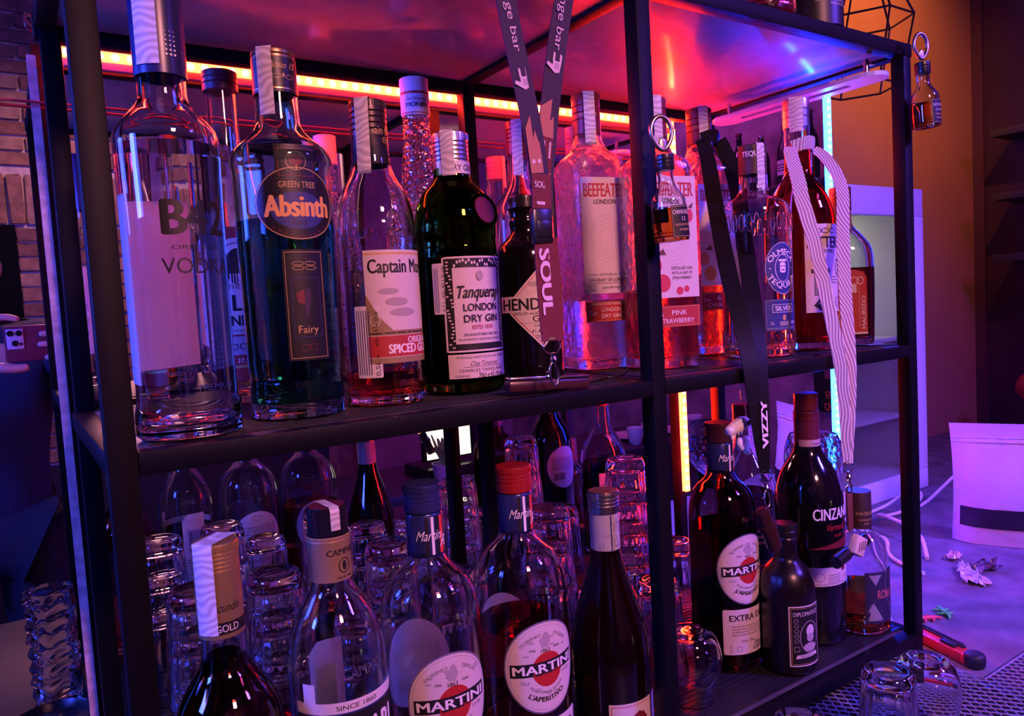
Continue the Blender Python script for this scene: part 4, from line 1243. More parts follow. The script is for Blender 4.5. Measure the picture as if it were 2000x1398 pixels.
label(b, cyl_map(.105, -.1, .0493), .003, [('p', CREAM, [(-.048, -.014), (.048, -.014), (.048, .014), (.024, .014), (.016, .022), (.006, .022), (-.002, .014), (-.048, .014)])], [('ring', DRED_L, (-.03, 0, .007, .007, .0005)), ('p', DRED_L, [(.008, .006), (.016, .006), (.018, .014), (.012, .019), (.006, .014)])], [('t', DRED_L, '1757', (.018, -.004, .0042, .016)), ('lines', GREY_INK, (-.018, -.01, .004, .004, 4)), ('lines', GREY_INK, (-.04, -.0125, .044, -.0095, 1))])
label(b, cyl_map(.17, PI, .0493), .003, [('e', WHITE_L, (0, 0, .040, .046))], [('bars', INK, (.0, -.028, .026, -.012, 20))], [('lines', GREY_INK, (-.03, -.006, .03, .022, 7))], name='back_label', lab='oval white back label')

# clear bottle behind
b = bt_thing('clear half-full spirits bottle behind the hanging toy skull', 1.020, .845, Z1)
P = [(.044, .0005), (.048, .004), (.048, .19), (.0475, .205), (.043, .225), (.032, .245), (.022, .260), (.0175, .28), (.0165, .33)]
sh, inn = shell('body', P, .003, .010, G_CLEAR, b)
liquid(inn, .19, glass('dark_spirit', (.30, .10, .14), 1.345), b)
cap(b, .31, .341, .0172, MAR, 3)
label(b, cyl_map(.125, PI + .3, .0482), .003, [('r', PAPER, (-.030, -.035, .030, .05))], [('bars', INK, (.0, -.028, .024, -.012, 20))], [('lines', GREY_INK, (-.026, 0, .026, .03, 5))], name='back_label', lab='white back label with barcode')
label(b, cyl_map(.13, -.2, .0482), .003, [('r', BLACK_L, (-.035, -.05, .035, .04))], [('fr', GOLD_INK, (-.032, -.047, .032, .037, .0006))], [('lines', GOLD_INK, (-.02, -.02, .02, .01, 3))])

# small aged rum bottle
b = bt_thing('small round-shouldered rum bottle with dark label, far right bottom shelf', 1.066, .668, Z1)
P = [(.036, .0005), (.0405, .004), (.041, .012), (.041, .095), (.0395, .118), (.034, .138), (.024, .150), (.0175, .155), (.0155, .162), (.0155, .18)]
sh, inn = shell('body', P, .003, .010, G_CLEAR, b)
liquid(inn, .066, glass('aged_rum', (.70, .28, .10), 1.345), b)
cp = lathe_obj('stopper', [(.0155, .158), (.0182, .158), (.0182, .212), (.0175, .214), (0, .214)], mat('dark_brown_stopper', (.05, .025, .025), .45), b, 36, label='dark brown capsule over the stopper')
print_mesh('lettering', [('t', GOLD_INK, 'RON DE AZUR', (0, .004, .005, .032, .01)), ('t', GOLD_INK, 'DOMINICANO', (0, -.006, .003, .026)), ('t', GOLD_INK, 'RUM', (0, -.012, .003))], cp, cyl_map(.178, -.35, .0184), .0003, .002)
label(b, cyl_map(.058, -.05, .0412), .003, [('r', mat('night_label', (.03, .025, .06), .45), (-.034, -.038, .034, .040))], [('ring', GREY_INK, (.03, .02, .03, .05, .0006)), ('p', GREY_INK, [(-.03, -.034), (-.022, -.006), (-.014, -.02), (-.006, -.034)]), ('p', mat('dim_white', (.30, .28, .32), .5), [(-.028, .036), (-.018, .020), (-.008, .036)]), ('p', mat('dim_white', (.30, .28, .32), .5), [(-.030, -.02), (-.024, -.008), (-.018, -.022)]), ('e', RED_INK, (.018, .026, .003, .006)), ('e', RED_INK, (.018, -.012, .003, .006))], [('t', mat('coral_ink', (.6, .15, .13), .5), 'RON', (-.004, .006, .013, .022, .01)), ('t', mat('coral_ink', (.6, .15, .13), .5), 'AZUR', (.022, .006, .013, .022, .01)), ('t', GREY_INK, '38% VOL', (-.018, -.032, .004))])

# ------------------------------------------------------------------ tumblers
def tumbler_meshes():
    prof = [(0, .0), (.0345, .0)]
    R0, R1, H = .0385, .029, .128      # upside down: rim R0 at z=0, base R1 at the top
    outer = [(R0, 0.0), (R0 - .0004, .006), (R0 - .0035, .045), (R1 + .003, H - .02), (R1 + .001, H - .008), (R1 - .002, H - .001), (R1 - .006, H), (R1 - .012, H - .003), (0, H - .0035)]
    inner = [(0, H - .016), (R1 - .008, H - .017), (R1 - .003, H - .024), (R0 - .0062, .045), (R0 - .0024, .004), (R0 - .002, .0004)]
    v, f = lathe(chaikin([(*q, 2) for q in outer], 1) + chaikin([(*q, 2) for q in inner], 1), 72, True, 1.0, (18, .045, .02, H - .026))
    me = me_from('tumbler', v, f)
    bm = bmesh.new()
    bm.from_mesh(me)
    bmesh.ops.recalc_face_normals(bm, faces=bm.faces)
    bm.to_mesh(me)
    bm.free()
    for p in me.polygons:
        p.use_smooth = True
    me.set_sharp_from_angle(angle=math.radians(45))
    me.materials.append(G_TUMBLER)
    return me
tm = tumbler_meshes()
def stack(x, y, n, labs, z=Z1):
    for i in range(n):
        o = bpy.data.objects.new('tumbler', tm)
        COL.objects.link(o)
        o.location = (x, y, z + .0008 + i * .0505)
        o.rotation_euler = (0, 0, random.uniform(0, 1))
        tag(o, labs[i] if isinstance(labs, list) else labs, 'glass', 'upturned fluted tumblers')
nm3 = lambda w: ['lowest tumbler of the stack %s' % w, 'second tumbler of the stack %s' % w, 'topmost tumbler of the stack %s' % w]
nm4 = lambda w: ['lowest tumbler of the stack %s' % w, 'second tumbler of the stack %s' % w, 'third tumbler of the stack %s' % w, 'topmost tumbler of the stack %s' % w]
stack(.237, .895, 3, nm3('behind the liqueur bottle at left'))
stack(.150, .905, 3, nm3('nearest the left rear post'))
stack(.388, .905, 3, nm3('behind the two capped vermouth bottles'))
stack(.315, .832, 2, ['lower tumbler of the pair behind the blue-capped vermouth', 'upper tumbler of the pair behind the blue-capped vermouth'])
stack(.640, .895, 3, nm3('just right of the middle rear post'))
stack(.713, .845, 1, 'single tumbler behind the wine bottle, in front of the tall stack')
stack(.786, .885, 4, nm4('tallest of all, right of the wine bottle'))
stack(.652, .800, 1, 'single tumbler at the wine bottle, front row of glasses')
stack(.735, .770, 1, 'single tumbler nearest the middle front post')
stack(.880, .880, 1, 'single tumbler behind the right-bay vermouth bottle')
stack(.470, .880, 2, ['lower tumbler of the pair behind the red-capped vermouth', 'upper tumbler of the pair behind the red-capped vermouth'])
# round stemless glass
b = thing('stemless_glass', 'round stemless glass upturned behind the middle front post', 'glass', (.704, .684, Z1 + .0008))
prof = [(.030, 0), (.035, .02), (.041, .048), (.0405, .066), (.034, .084), (.024, .092), (.018, .0935), (.016, .091), (0, .0905)]
inn = [(0, .084), (.020, .084), (.031, .077), (.0375, .064), (.0385, .048), (.0328, .02), (.0282, .001)]
lathe_obj('bowl', chaikin([(*q, 2) for q in prof], 2) + chaikin([(*q, 2) for q in inn], 2), G_TUMBLER, b, 56, closed=True, sharp=60)
# tumblers in front, on the mesh
b = thing('tumbler', 'upturned fluted tumbler on the mesh mat, nearest the right post', 'glass', (.850, .500, .0062))
o = link('bowl', tm.copy(), b); o.scale = (.98, .98, .83)
b = thing('stemless_glass', 'upturned smooth glass on the mesh mat beside the utility knife', 'glass', (.930, .497, .0062))
o = lathe_obj('bowl', chaikin([(q[0] * .98, q[1] * 1.06, 2) for q in prof], 2) + chaikin([(q[0] * .98, q[1] * 1.06, 2) for q in inn], 2), G_TUMBLER, b, 56, closed=True, sharp=60)
b = thing('tumbler', 'upturned tumbler at the bottom edge below the right-bay vermouth', 'glass', (.685, .505, .0062))
o = link('bowl', tm.copy(), b); o.scale = (.98, .98, .80)
# tiki-style textured glass left of the rack, seen in the mirror
b = thing('carved_glass', 'tall carved tiki-style glass standing left of the rack', 'glass', (.016, .712, .0005))
op = [(.0, .004)] + [(.0315 + .002 * (z / 60) + .0012 * math.sin(z * .9), .0005 + .186 * z / 60) for z in range(61)]
ip = [(.0290 + .002 * (z / 60), .014 + .1725 * z / 60) for z in range(60, -1, -4)] + [(0, .013)]
v, f = lathe(op + ip, 96)
def carve(x, y, z):
    r_ = math.hypot(x, y)
    if r_ < .0300 or z < .004:
        return (x, y, z)
    t = math.atan2(y, x)
    k = 1 + .060 * math.sin(5 * t + .8 * math.sin(z * 95)) * (.4 + .6 * math.sin(z * 120) ** 2) + .030 * math.sin(z * 300 + 2 * math.sin(4 * t))
    return (x * k, y * k, z)
v = [carve(*q) if i < 96 * 61 + 1 else q for i, q in enumerate(v)]
link('bowl', me_from('bowl', v, f), b, G_TUMBLER, smooth=60)
b = thing('ashtray', 'round black dish on the counter left of the rack', 'dish', (.005, .80, .0005))
lathe_obj('bowl', chaikin([(0, .004, 2), (.042, 0, 2), (.052, .006, 2), (.056, .024, 2), (.052, .026, 2), (.046, .010, 2), (0, .008, 2)], 1), BLACK_PL, b, 40)
# dimpled goblet on the side counter behind the rack
b = thing('goblet', 'round dimpled glass goblet on the side counter behind the rack', 'glass', (1.29, .90, .0005))
gp = [(0, 0, 2), (.042, .001, 2), (.040, .005, 2), (.008, .012, 2), (.006, .03, 2), (.006, .15, 2), (.012, .17, 2), (.04, .19, 2), (.056, .225, 2), (.055, .265, 2), (.045, .295, 2), (.043, .295, 2), (.052, .265, 2), (.053, .225, 2), (.038, .193, 2), (.01, .178, 2), (0, .176, 2)]
lathe_obj('bowl', chaikin(gp, 2), glass('dimpled_glass', (.96, .97, .98), 1.48, 0, (60, .8, 1)), b, 48, sharp=60)
# ------------------------------------------------------------------ lanyards
def ribbon(name, pts, wdir, width, m, parent, n=10, lab=None, th=.0007):
    """strap along points; wdir: one or a list of width directions"""
    P = chaikin([tuple(p) for p in pts], 2)
    if isinstance(wdir, list):
        Wd = chaikin([tuple(q) for q in wdir], 2)
    else:
        Wd = [wdir] * len(P)
    if not isinstance(width, list):
        width = [width] * len(pts)
    wl = [q[0] for q in chaikin([(a,) for a in width], 2)]
    V, F = [], []
    for i, p in enumerate(P):
        t = Vector(P[min(i + 1, len(P) - 1)]) - Vector(P[max(i - 1, 0)])
        t.normalize()
        wv = Vector(Wd[i])
        wv = (wv - t * wv.dot(t)).normalized()
        nn = t.cross(wv).normalized() * th
        for a, b_ in ((-1, -1), (1, -1), (1, 1), (-1, 1)):
            V.append(Vector(p) + wv * (a * wl[i] / 2) + nn * b_)
    for i in range(len(P) - 1):
        for k in range(4):
            a, c = i * 4 + k, i * 4 + (k + 1) % 4
            F.append((a, c, c + 4, a + 4))
    F += [(3, 2, 1, 0), tuple(len(V) - 4 + k for k in range(4))]
    return link(name, me_from(name, V, F), parent, m, lab, smooth=40)

def clasp(parent, x, y, z, s=1.0, tilt=0.0):
    """split ring, swivel and trigger hook hanging from (x, y, z)"""
    tube('split_ring', circle((x, y, z - .007 * s), .0105 * s, 24, 'y', .0075 * s), .0008 * s, STEEL, parent, 6, True)
    h = lathe_obj('swivel', [(0, 0), (.003 * s, 0), (.0036 * s, .003 * s), (.0022 * s, .006 * s), (.0034 * s, .009 * s), (0, .010 * s)], STEEL, parent, 16)
    h.location = (x + .001, y, z - .023 * s)
    pts = [(x, y, z - .022 * s), (x - .004 * s, y, z - .027 * s), (x - .0045 * s, y, z - .038 * s), (x + .001 * s, y, z - .046 * s), (x + .006 * s, y, z - .042 * s), (x + .006 * s, y, z - .033 * s), (x + .003 * s, y, z - .027 * s), (x + .001 * s, y, z - .023 * s)]
    tube('hook', chaikin(pts, 2), .0012 * s, STEEL, parent, 8)
    tube('lever', [(x - .004 * s, y - .001, z - .030 * s), (x - .009 * s, y - .001, z - .032 * s)], .0011 * s, STEEL, parent, 8)

STRAP = mat('plum_strap', (.028, .011, .055), .75, noise=(400, .2))
STRAPR = mat('red_strap', (.14, .012, .025), .75, noise=(400, .2))
FLAME = mat('flame_print', (.42, .16, .13), .7)
LILAC = mat('lilac_print', (.62, .48, .68), .7)
ly = thing('lanyard', 'plum and red bar lanyard with buckle hanging before the left bay', 'lanyard', (.432, .588, .665))
lo = Vector(ly.location)
rel = lambda q: tuple(Vector(q) - lo)
A1 = [(.398, .66, .9225), (.399, .592, .9235), (.4005, .5885, .905), (.404, .588, .857), (.415, .588, .801), (.427, .588, .743), (.433, .588, .690), (.432, .588, .664)]
A2 = [(.487, .66, .9225), (.486, .594, .9235), (.483, .5905, .905), (.475, .5910, .87), (.462, .5910, .82), (.449, .5912, .755), (.440, .5905, .706), (.4345, .5895, .666)]
wx = (1, -.12, 0)
s1 = ribbon('strap', [rel(p) for p in A1], wx, .0205, STRAP, ly)
s2 = ribbon('strap', [rel(p) for p in A2], wx, .0205, STRAP, ly)
def strap_print(parent, a, b, off, items, flip=1):
    """prints items on the strap piece from a (u=0) down to b; u runs along the strap"""
    a, b = Vector(rel(a)), Vector(rel(b))
    U = (b - a).normalized()
    V = Vector((0, -1, 0)).cross(U) * flip
    V = Vector((-U.z, 0, U.x)).normalized() if V.length < .1 else V.normalized()
    N = Vector((0, -1, 0))
    def f(u, v, d):
        return a + U * u + V * v + N * (off + d)
    return print_mesh('print', items, parent, f, .0, None)
HAND = lambda u: [('p', LILAC, [(u - .006, -.004), (u + .004, -.004), (u + .006, 0), (u + .004, .005), (u - .006, .006)]), ('p', LILAC, [(u - .014, -.0045), (u - .005, -.0045), (u - .005, -.002), (u - .013, -.002)]), ('p', LILAC, [(u - .014, .0035), (u - .005, .0035), (u - .005, .006), (u - .013, .006)]), ('p', LILAC, [(u - .003, -.010), (u, -.011), (u + .004, -.004), (u - .001, -.003)]), ('r', INK, (u - .004, -.0005, u + .002, .0002)), ('r', INK, (u - .004, .0022, u + .002, .0028))]
strap_print(s1, (.402, .588, .880), (.427, .588, .743), .0013, [('t', LILAC, 'lounge bar', (.032, 0, .0085, .075)), ] + HAND(.098))
strap_print(s1, (.427, .588, .743), (.433, .588, .690), .0013, [('p', FLAME, [(-.012, -.002), (.0, -.0095), (.034, -.0098), (.042, -.0098), (.042, .0098), (.012, .0098), (.002, .0085), (.014, .004), (.002, .001), (.010, -.002)])] + [('e', LILAC, (.031, -.005 + .0065 * k, .0022, .002, 10)) for k in range(3)])
strap_print(s2, (.478, .590, .890), (.449, .5912, .755), .0013, [('t', LILAC, 'lounge bar', (.034, 0, .0085, .075))] + HAND(.088))
strap_print(s2, (.449, .5912, .762), (.438, .590, .695), .0013, [('p', FLAME, [(-.012, .003), (-.002, -.0098), (.062, -.0098), (.062, .0098), (.010, .0095), (.0, .009), (.010, .002)])] + [('r', STRAPR, (.026, -.0097, .060, .0097)), ('r', LILAC, (.030, -.004, .046, -.002)), ('r', LILAC, (.030, .003, .046, .005))])
ribbon('strap', [rel(p) for p in [(.4325, .5865, .700), (.4325, .5865, .684), (.431, .5865, .664)]], wx, .0206, STRAPR, ly)
strap_print(ly, (.4325, .5865, .700), (.431, .5865, .664), .0011, [('t', LILAC, 'SOUL', (.010, 0, .006, .016, .02, 0, PI / 2)), ('r', LILAC, (.026, -.006, .029, .008))])
bk = box('buckle', rel((.419, .583, .634)), rel((.442, .592, .668)), BLACK_PL, ly, .003)
box('buckle_latch', rel((.4225, .5815, .640)), rel((.4385, .5835, .656)), BLACK_PL, bk, .001)
L3 = [(.431, .5865, .640), (.431, .5865, .630), (.432, .5865, .593), (.434, .5865, .541)]
s3 = ribbon('strap', [rel(p) for p in L3], wx, [.017, .0205, .0205, .0205], STRAPR, ly)
ribbon('strap', [rel(p) for p in [(.439, .590, .640), (.441, .590, .615), (.442, .5895, .575), (.439, .589, .541)]], wx, .0205, STRAPR, ly)
strap_print(s3, (.4315, .5865, .630), (.434, .5865, .541), .0013, [('t', mat('mauve_print', (.72, .52, .74), .7), 'SOUL', (.032, 0, .0135, .062, .04))])
clasp(ly, *rel((.4345, .586, .543)))

BLK = mat('black_strap', (.007, .007, .008), .5, spec=.15, noise=(300, .4))
lb = thing('lanyard', 'black ribbed lanyard hung on the orange gin bottle, dangling over the shelf', 'lanyard', (.74, .582, .36))
lo = Vector(lb.location)
dirn = (.62, -.78, 0)
B1 = [(.868, .775, .806), (.872, .774, .796), (.862, .758, .762), (.835, .728, .712), (.772, .655, .603), (.733, .597, .515), (.727, .586, .463), (.7385, .5845, .36)]
B2 = [(.905, .775, .806), (.908, .770, .795), (.902, .742, .738), (.842, .684, .645), (.768, .612, .549), (.7415, .5845, .474), (.742, .583, .359)]
ribbon('strap', [rel(p) for p in B1], [dirn, dirn, dirn, dirn, dirn, (.9, -.4, 0), (1, -.15, 0), (.8, -.6, 0)], [.020, .020, .022, .022, .022, .021, .021, .008], BLK, lb)
sB = ribbon('strap', [rel(p) for p in B2], [dirn, dirn, dirn, dirn, (.9, -.4, 0), (1, -.15, 0), (.8, -.6, 0)], [.020, .022, .022, .022, .022, .021, .008], BLK, lb)
ribbon('strap', [rel(p) for p in [(.868, .776, .806), (.877, .766, .810), (.892, .768, .811), (.905, .776, .806)]], (0, -.2, 1), .018, BLK, lb)
strap_print(sB, (.7415, .583, .455), (.742, .5825, .385), .0018, [('t', WHITE_INK, 'VIZZY', (.036, -.002, .0105, .056, .05, 0, PI))])
clasp(lb, *rel((.741, .583, .362)), 1.0)
ck = lathe_obj('bottle_stopper', [(0, -.032), (.0085, -.032), (.009, -.030), (.009, -.006), (.0105, -.005), (.0105, .002), (.0085, .003), (.0085, .022), (0, .024)], mat('copper_black', (.10, .03, .025), .25, .6), lb, 28)
ck.location = rel((.738, .581, .296))
ck.rotation_euler = (0, -.42, 0)

PAT = bpy.data.materials.new('wavy_patterned_strap')
n, l = nodes_of(PAT)
tc = n.new('ShaderNodeTexCoord')
wv = n.new('ShaderNodeTexWave')
wv.inputs['Scale'].default_value = 95
wv.inputs['Distortion'].default_value = 10
wv.inputs['Detail'].default_value = 0
wv.inputs['Detail Scale'].default_value = .22
r = n.new('ShaderNodeValToRGB')
r.color_ramp.interpolation = 'CONSTANT'
r.color_ramp.elements[0].color = (.30, .24, .26, 1)
r.color_ramp.elements[1].color = (.75, .66, .66, 1)
r.color_ramp.elements[1].position = .5
l.new(tc.outputs['Object'], wv.inputs['Vector'])
l.new(wv.outputs[0], r.inputs['Fac'])
l.new(r.outputs['Color'], n['Principled BSDF'].inputs['Base Color'])
n['Principled BSDF'].inputs['Roughness'].default_value = .7
lc = thing('lanyard', 'pale wavy-patterned lanyard hung on the red bitter bottle', 'lanyard', (.909, .582, .34))
lo = Vector(lc.location)
C1 = [(.958, .688, .782), (.944, .682, .775), (.918, .650, .725), (.908, .640, .700), (.907, .625, .655), (.902, .605, .579), (.905, .590, .495), (.909, .586, .443), (.908, .584, .344)]
C2 = [(1.012, .690, .782), (1.020, .676, .772), (1.018, .648, .725), (.992, .634, .665), (.955, .610, .578), (.931, .590, .490), (.922, .5845, .441), (.9105, .583, .344)]
ribbon('strap', [rel(p) for p in C1], (.8, -.6, 0), [.018, .019, .020, .020, .019, .018, .017, .016, .011], PAT, lc)
ribbon('strap', [rel(p) for p in C2], (.8, -.6, 0), [.017, .018, .018, .018, .017, .017, .016, .011], PAT, lc)
ribbon('strap', [rel(p) for p in [(.958, .688, .782), (.972, .674, .788), (.992, .676, .789), (1.012, .690, .782)]], (0, -.2, 1), .018, PAT, lc)
clasp(lc, *rel((.9095, .583, .347)), 1.05)
box('leather_tab', rel((.9035, .5805, .254)), rel((.9145, .5835, .303)), mat('brown_leather', (.16, .045, .03), .5), lc, .001)
tube('split_ring', [rel(p) for p in circle((.911, .582, .250), .004, 16, 'y')], .0007, STEEL, lc, 6, True)
fob = bmesh.new()
bm_box(fob, (0, 0, 0), (.024, .012, .026), Matrix.Rotation(.5, 4, 'Y'), .0025)
fb_ = link('fob', bm_done(fob, 'fob'), lc, mat('cream_plastic', (.75, .58, .45), .4), 'cream tag with four slots', smooth=40)
fb_.location = rel((.921, .580, .231))
print_mesh('slot', [('p', INK, [(-.007 + .0042 * k, -.006), (-.0055 + .0042 * k, -.006), (-.0025 + .0042 * k, .006), (-.004 + .0042 * k, .006)]) for k in range(4)], fb_, lambda u, v, d: Vector((u, -.0062 - d, v)), .0, None)
hb = lathe_obj('torch_barrel', [(0, -.042), (.0085, -.042), (.0085, -.012), (.007, -.011), (.007, .02), (.0088, .021), (.0088, .042), (0, .042)], BLACK_PL, lc, 28)
hb.location = rel((.914, .5905 - .004, .2235))
hb.rotation_euler = (0, PI / 2 - .12, .12)

# toy skull bottle opener on the vermouth neck
tk = thing('toy_skull', 'cream toy animal skull clipped beside the right-bay vermouth cap', 'toy', (.722, .612, .405))
BONE = mat('bone_plastic', (.80, .78, .66), .4, noise=(60, .15))
def blob(name, pts, rad, m, parent, sub=2):
    me = bpy.data.meshes.new(name)
    me.from_pydata(pts, [(i, i + 1) for i in range(len(pts) - 1)], [])
    o = link(name, me, parent, m)
    md = o.modifiers.new('skin', 'SKIN')
    for sv, rr_ in zip(me.skin_vertices[0].data, rad):
        sv.radius = rr_ if isinstance(rr_, tuple) else (rr_, rr_)
    me.skin_vertices[0].data[0].use_root = True
    md.use_smooth_shade = True
    s = o.modifiers.new('sub', 'SUBSURF')
    s.levels = s.render_levels = sub
    return o
blob('cranium', [(.024, 0, .012), (.012, -.002, .014), (-.004, -.004, .010), (-.018, -.003, .006)], [.009, .010, .008, .006], BONE, tk)
blob('snout_ridge', [(-.014, -.005, .011), (-.002, -.007, .016), (.010, -.007, .020)], [.003, .003, .0035], BONE, tk)
blob('jaw', [(.018, 0, -.002), (.020, -.002, -.012), (.016, -.003, -.022), (.024, -.003, -.026)], [.005, .0055, .005, .004], BONE, tk)
blob('jaw_hook', [(.010, 0, -.004), (.006, -.002, -.012), (.012, -.002, -.020)], [.004, .004, .003], BONE, tk)
for k in range(4):
    o = lathe_obj('tooth', [(0, 0), (.0014, 0), (.0004, -.0045), (0, -.005)], BONE, tk, 8)
    o.location = (-.014 + .006 * k, -.008, .002 + .0015 * k)
o = lathe_obj('eye_socket', [(0, 0), (.0035, 0), (.003, -.001), (0, -.0012)], mat('socket_dark', (.05, .02, .02), .6), tk, 16)
o.rotation_euler = (PI / 2, 0, 0); o.location = (.013, -.0125, .015)
tube('wire_clip', chaikin([(.024, 0, .016), (.024, .002, .034), (.018, .004, .046), (.0165, -.001, .0625)], 2), .0012, STEEL, tk, 6)

# mini bottle magnets
def mini(lab, x, y, z, tilt, lcol, liqcol, words, lcolm):
    t = thing('bottle_opener', lab, 'bottle opener', (x, y, z))
    t.rotation_euler = (0, tilt, -.25)
    t.scale = (.87, .87, .87)
    R = .0215
    P = [(R * .93, -.140), (R, -.138), (R, -.095), (R * .93, -.086), (R * .62, -.078), (.0095, -.070), (.0092, -.060), (.0105, -.052), (.009, -.050)]
    P = [(q[0], q[1] + .140) for q in P]
    sh, inn = shell('body', P, .0012, .006, G_CLEAR, t, n=40)
    lq = liquid(inn, .040, liqcol, t, 32)
    for o in (sh, lq):
        o.location = (0, 0, -.140)
    cp = cap(t, -.054, -.035, .0118, BLACK_PL, 2)
    v1, f1 = tube_mesh([(.0145 * math.cos(a) * (1 - .28 * max(0, -math.sin(a))), 0, -.009 + .020 * math.sin(a)) for a in [2 * PI * k / 24 for k in range(24)]], .0028, 8, True)
    op = link('opener_ring', me_from('opener_ring', v1, f1), t, mat('brass_nickel', (.50, .42, .34), .32, 1.0), smooth=60)
    blob('opener_tongue', [(0, 0, -.030), (0, 0, -.020), (0, 0, -.014)], [(.006, .0022), (.0065, .002), (.004, .0016)], mat('brass_nickel', (.50, .42, .34), .32, 1.0), t)
    box('magnet', (-.009, .0150, -.115), (.009, .0195, -.095), BLACK_PL, t, .001)
    label(t, cyl_map(-.118, .25, R + .0002), .0025, [('r', lcol, (-.015, -.018, .017, .020))], [('fr', GOLD_INK, (-.0138, -.0168, .0158, .0188, .0004))], words)
    return t
mini('amber mini whisky bottle opener hung on the middle post', .584, .5765, .756, -.06, BLACK_L, glass('mini_whisky', (.85, .42, .12), 1.345), [('t', CREAM, 'CHIVAS REGAL', (.001, .012, .005, .028, .01)), ('t', CREAM, '12', (.001, .004, .005)), ('t', GOLD_INK, 'BLENDED SCOTCH', (.001, -.003, .0026, .024)), ('t', GOLD_INK, 'WHISKY', (.001, -.009, .003))], None)
mini('amber mini whiskey bottle opener hung on the top right corner', 1.100, .5765, .917, -.07, BLACK_L, glass('mini_whisky', (.85, .42, .12), 1.345), [('t', CREAM, "JACK DANIEL'S", (.001, .011, .0045, .026, .01)), ('t', CREAM, 'Old No.7', (.001, .003, .0035)), ('t', GOLD_INK, 'TENNESSEE', (.001, -.004, .003, .022)), ('t', GOLD_INK, 'WHISKEY', (.001, -.010, .003))], None)

# black corkscrew lying on the middle shelf edge
cs = thing('corkscrew', 'black waiter corkscrew lying at the middle shelf edge under the strap clasp', 'corkscrew', (.452, .620, .4965))
cs.rotation_euler = (0, .05, -.10)
box('handle', (-.048, -.0075, -.007), (.048, .0075, .004), mat('dark_red_handle', (.05, .012, .015), .3), cs, .003)
box('lever_arm', (-.046, -.006, .004), (-.004, .006, .0075), STEEL, cs, .0012)
box('blade_housing', (.010, -.0065, .004), (.047, .0065, .0065), BLACK_PL, cs, .001)
lathe_obj('rivet', [(0, .0065), (.003, .0065), (.0025, .0082), (0, .0085)], STEEL, cs, 14)
tag(tube('cord', chaikin([(.502, .628, .4905), (.53, .640, .4905), (.552, .650, .4905), (.566, .640, .4915), (.574, .632, .499)], 2), .0016, BLACK_PL), 'thin black cord lying on the shelf at the middle post', 'cord')

# paper scraps and bottles on the top shelf
tb = thing('bottle', 'pink spirits bottle cut by the top frame edge, on the top shelf', 'bottle', (.838, .645, .9218))
P = [(.042, .0005), (.045, .004), (.0455, .03), (.0455, .17), (.040, .20), (.02, .225), (.016, .25), (.0155, .29)]
sh, inn = shell('body', P, .003, .010, glass('pink_glass', (.97, .93, .93)), tb)
liquid(inn, .16, glass('pink_spirit', (.95, .42, .38), 1.345), tb)
cap(tb, .285, .31, .0168, REDCAP, 3)
label(tb, cyl_map(.075, 0, .0457), .003, [('r', PAPER, (-.035, -.045, .035, .05))], (), [('lines', GREY_INK, (-.03, -.04, .03, 0, 6))])
tb = thing('bottle', 'dark bottle with pale label and black base band, on the top shelf', 'bottle', (.948, .640, .9218))
solid('body', [(.034, .0005), (.037, .004), (.037, .15), (.03, .19), (.016, .22), (.0145, .28)], BLACK_L, tb)
cap(tb, .28, .30, .0155, BLACK_PL, 2)
label(tb, cyl_map(.028, -.1, .0372), .003, [('r', BLACK_L, (-.05, -.025, .05, .012)), ('r', WHITE_L, (-.05, .012, .05, .075))], (), [('t', CREAM, 'BLENDED AND BOTTLED IN SCOTLAND', (0, .006, .003, .06)), ('t', CREAM, 'PRODUCT OF SCOTLAND', (.01, .001, .003, .04)), ('t', GREY_INK, 'Aged Fine', (.0, .030, .006, .03, 0, .4))])

# ------------------------------------------------------------------ things on the counter
tg = thing('mesh_mat', 'open plastic netting mat lying on the counter before the rack', 'bar mat', (0, 0, 0))
bmx = bmesh.new()
P_ = .0112
parts = []
def clip(p, d, R):
    t0, t1 = -9, 9
    for a, (lo_, hi_) in enumerate(R):
        q0, q1 = (lo_ - p[a]) / d[a], (hi_ - p[a]) / d[a]
        if q0 > q1:
            q0, q1 = q1, q0
        t0, t1 = max(t0, q0), min(t1, q1)
    return (t0, t1) if t1 > t0 else None
for s_, zz in ((1, .0038), (-1, .0052)):
    d = Vector((math.cos(s_ * .95), math.sin(s_ * .95)))
    nrm = Vector((-d.y, d.x))
    for k in range(-100, 100):
        p = Vector((.85, .5)) + nrm * (k * P_)
        for R in (((.40, 1.122), (.33, .70)), ((1.122, 1.33), (.33, .515))):
            q = clip(p, d, R)
            if q:
                a, b_ = p + d * q[0], p + d * q[1]
                parts.append(tube_mesh([(a.x, a.y, zz), (b_.x, b_.y, zz)], .00105, 4))
v, f = join_vf(parts)
o = link('netting', me_from('netting', v, f), tg, mat('violet_netting', (.35, .32, .42), .3, coat=.5))
o['kind'] = 'stuff'
tube('edge_cord', [(.40, .33, .0045), (1.33, .33, .0045), (1.33, .515, .0045), (1.122, .515, .0045), (1.122, .70, .0045), (.40, .70, .0045)], .0016, mat('violet_netting', (.35, .32, .42), .3), tg, 6, True)
st = box('drip_tray', (1.107, .30, -.03), (1.40, .522, .0015), mat('black_steel_tray', (.02, .02, .025), .35), bev=.002)
tag(st, 'black steel drip tray under the right end of the netting mat', 'tray')

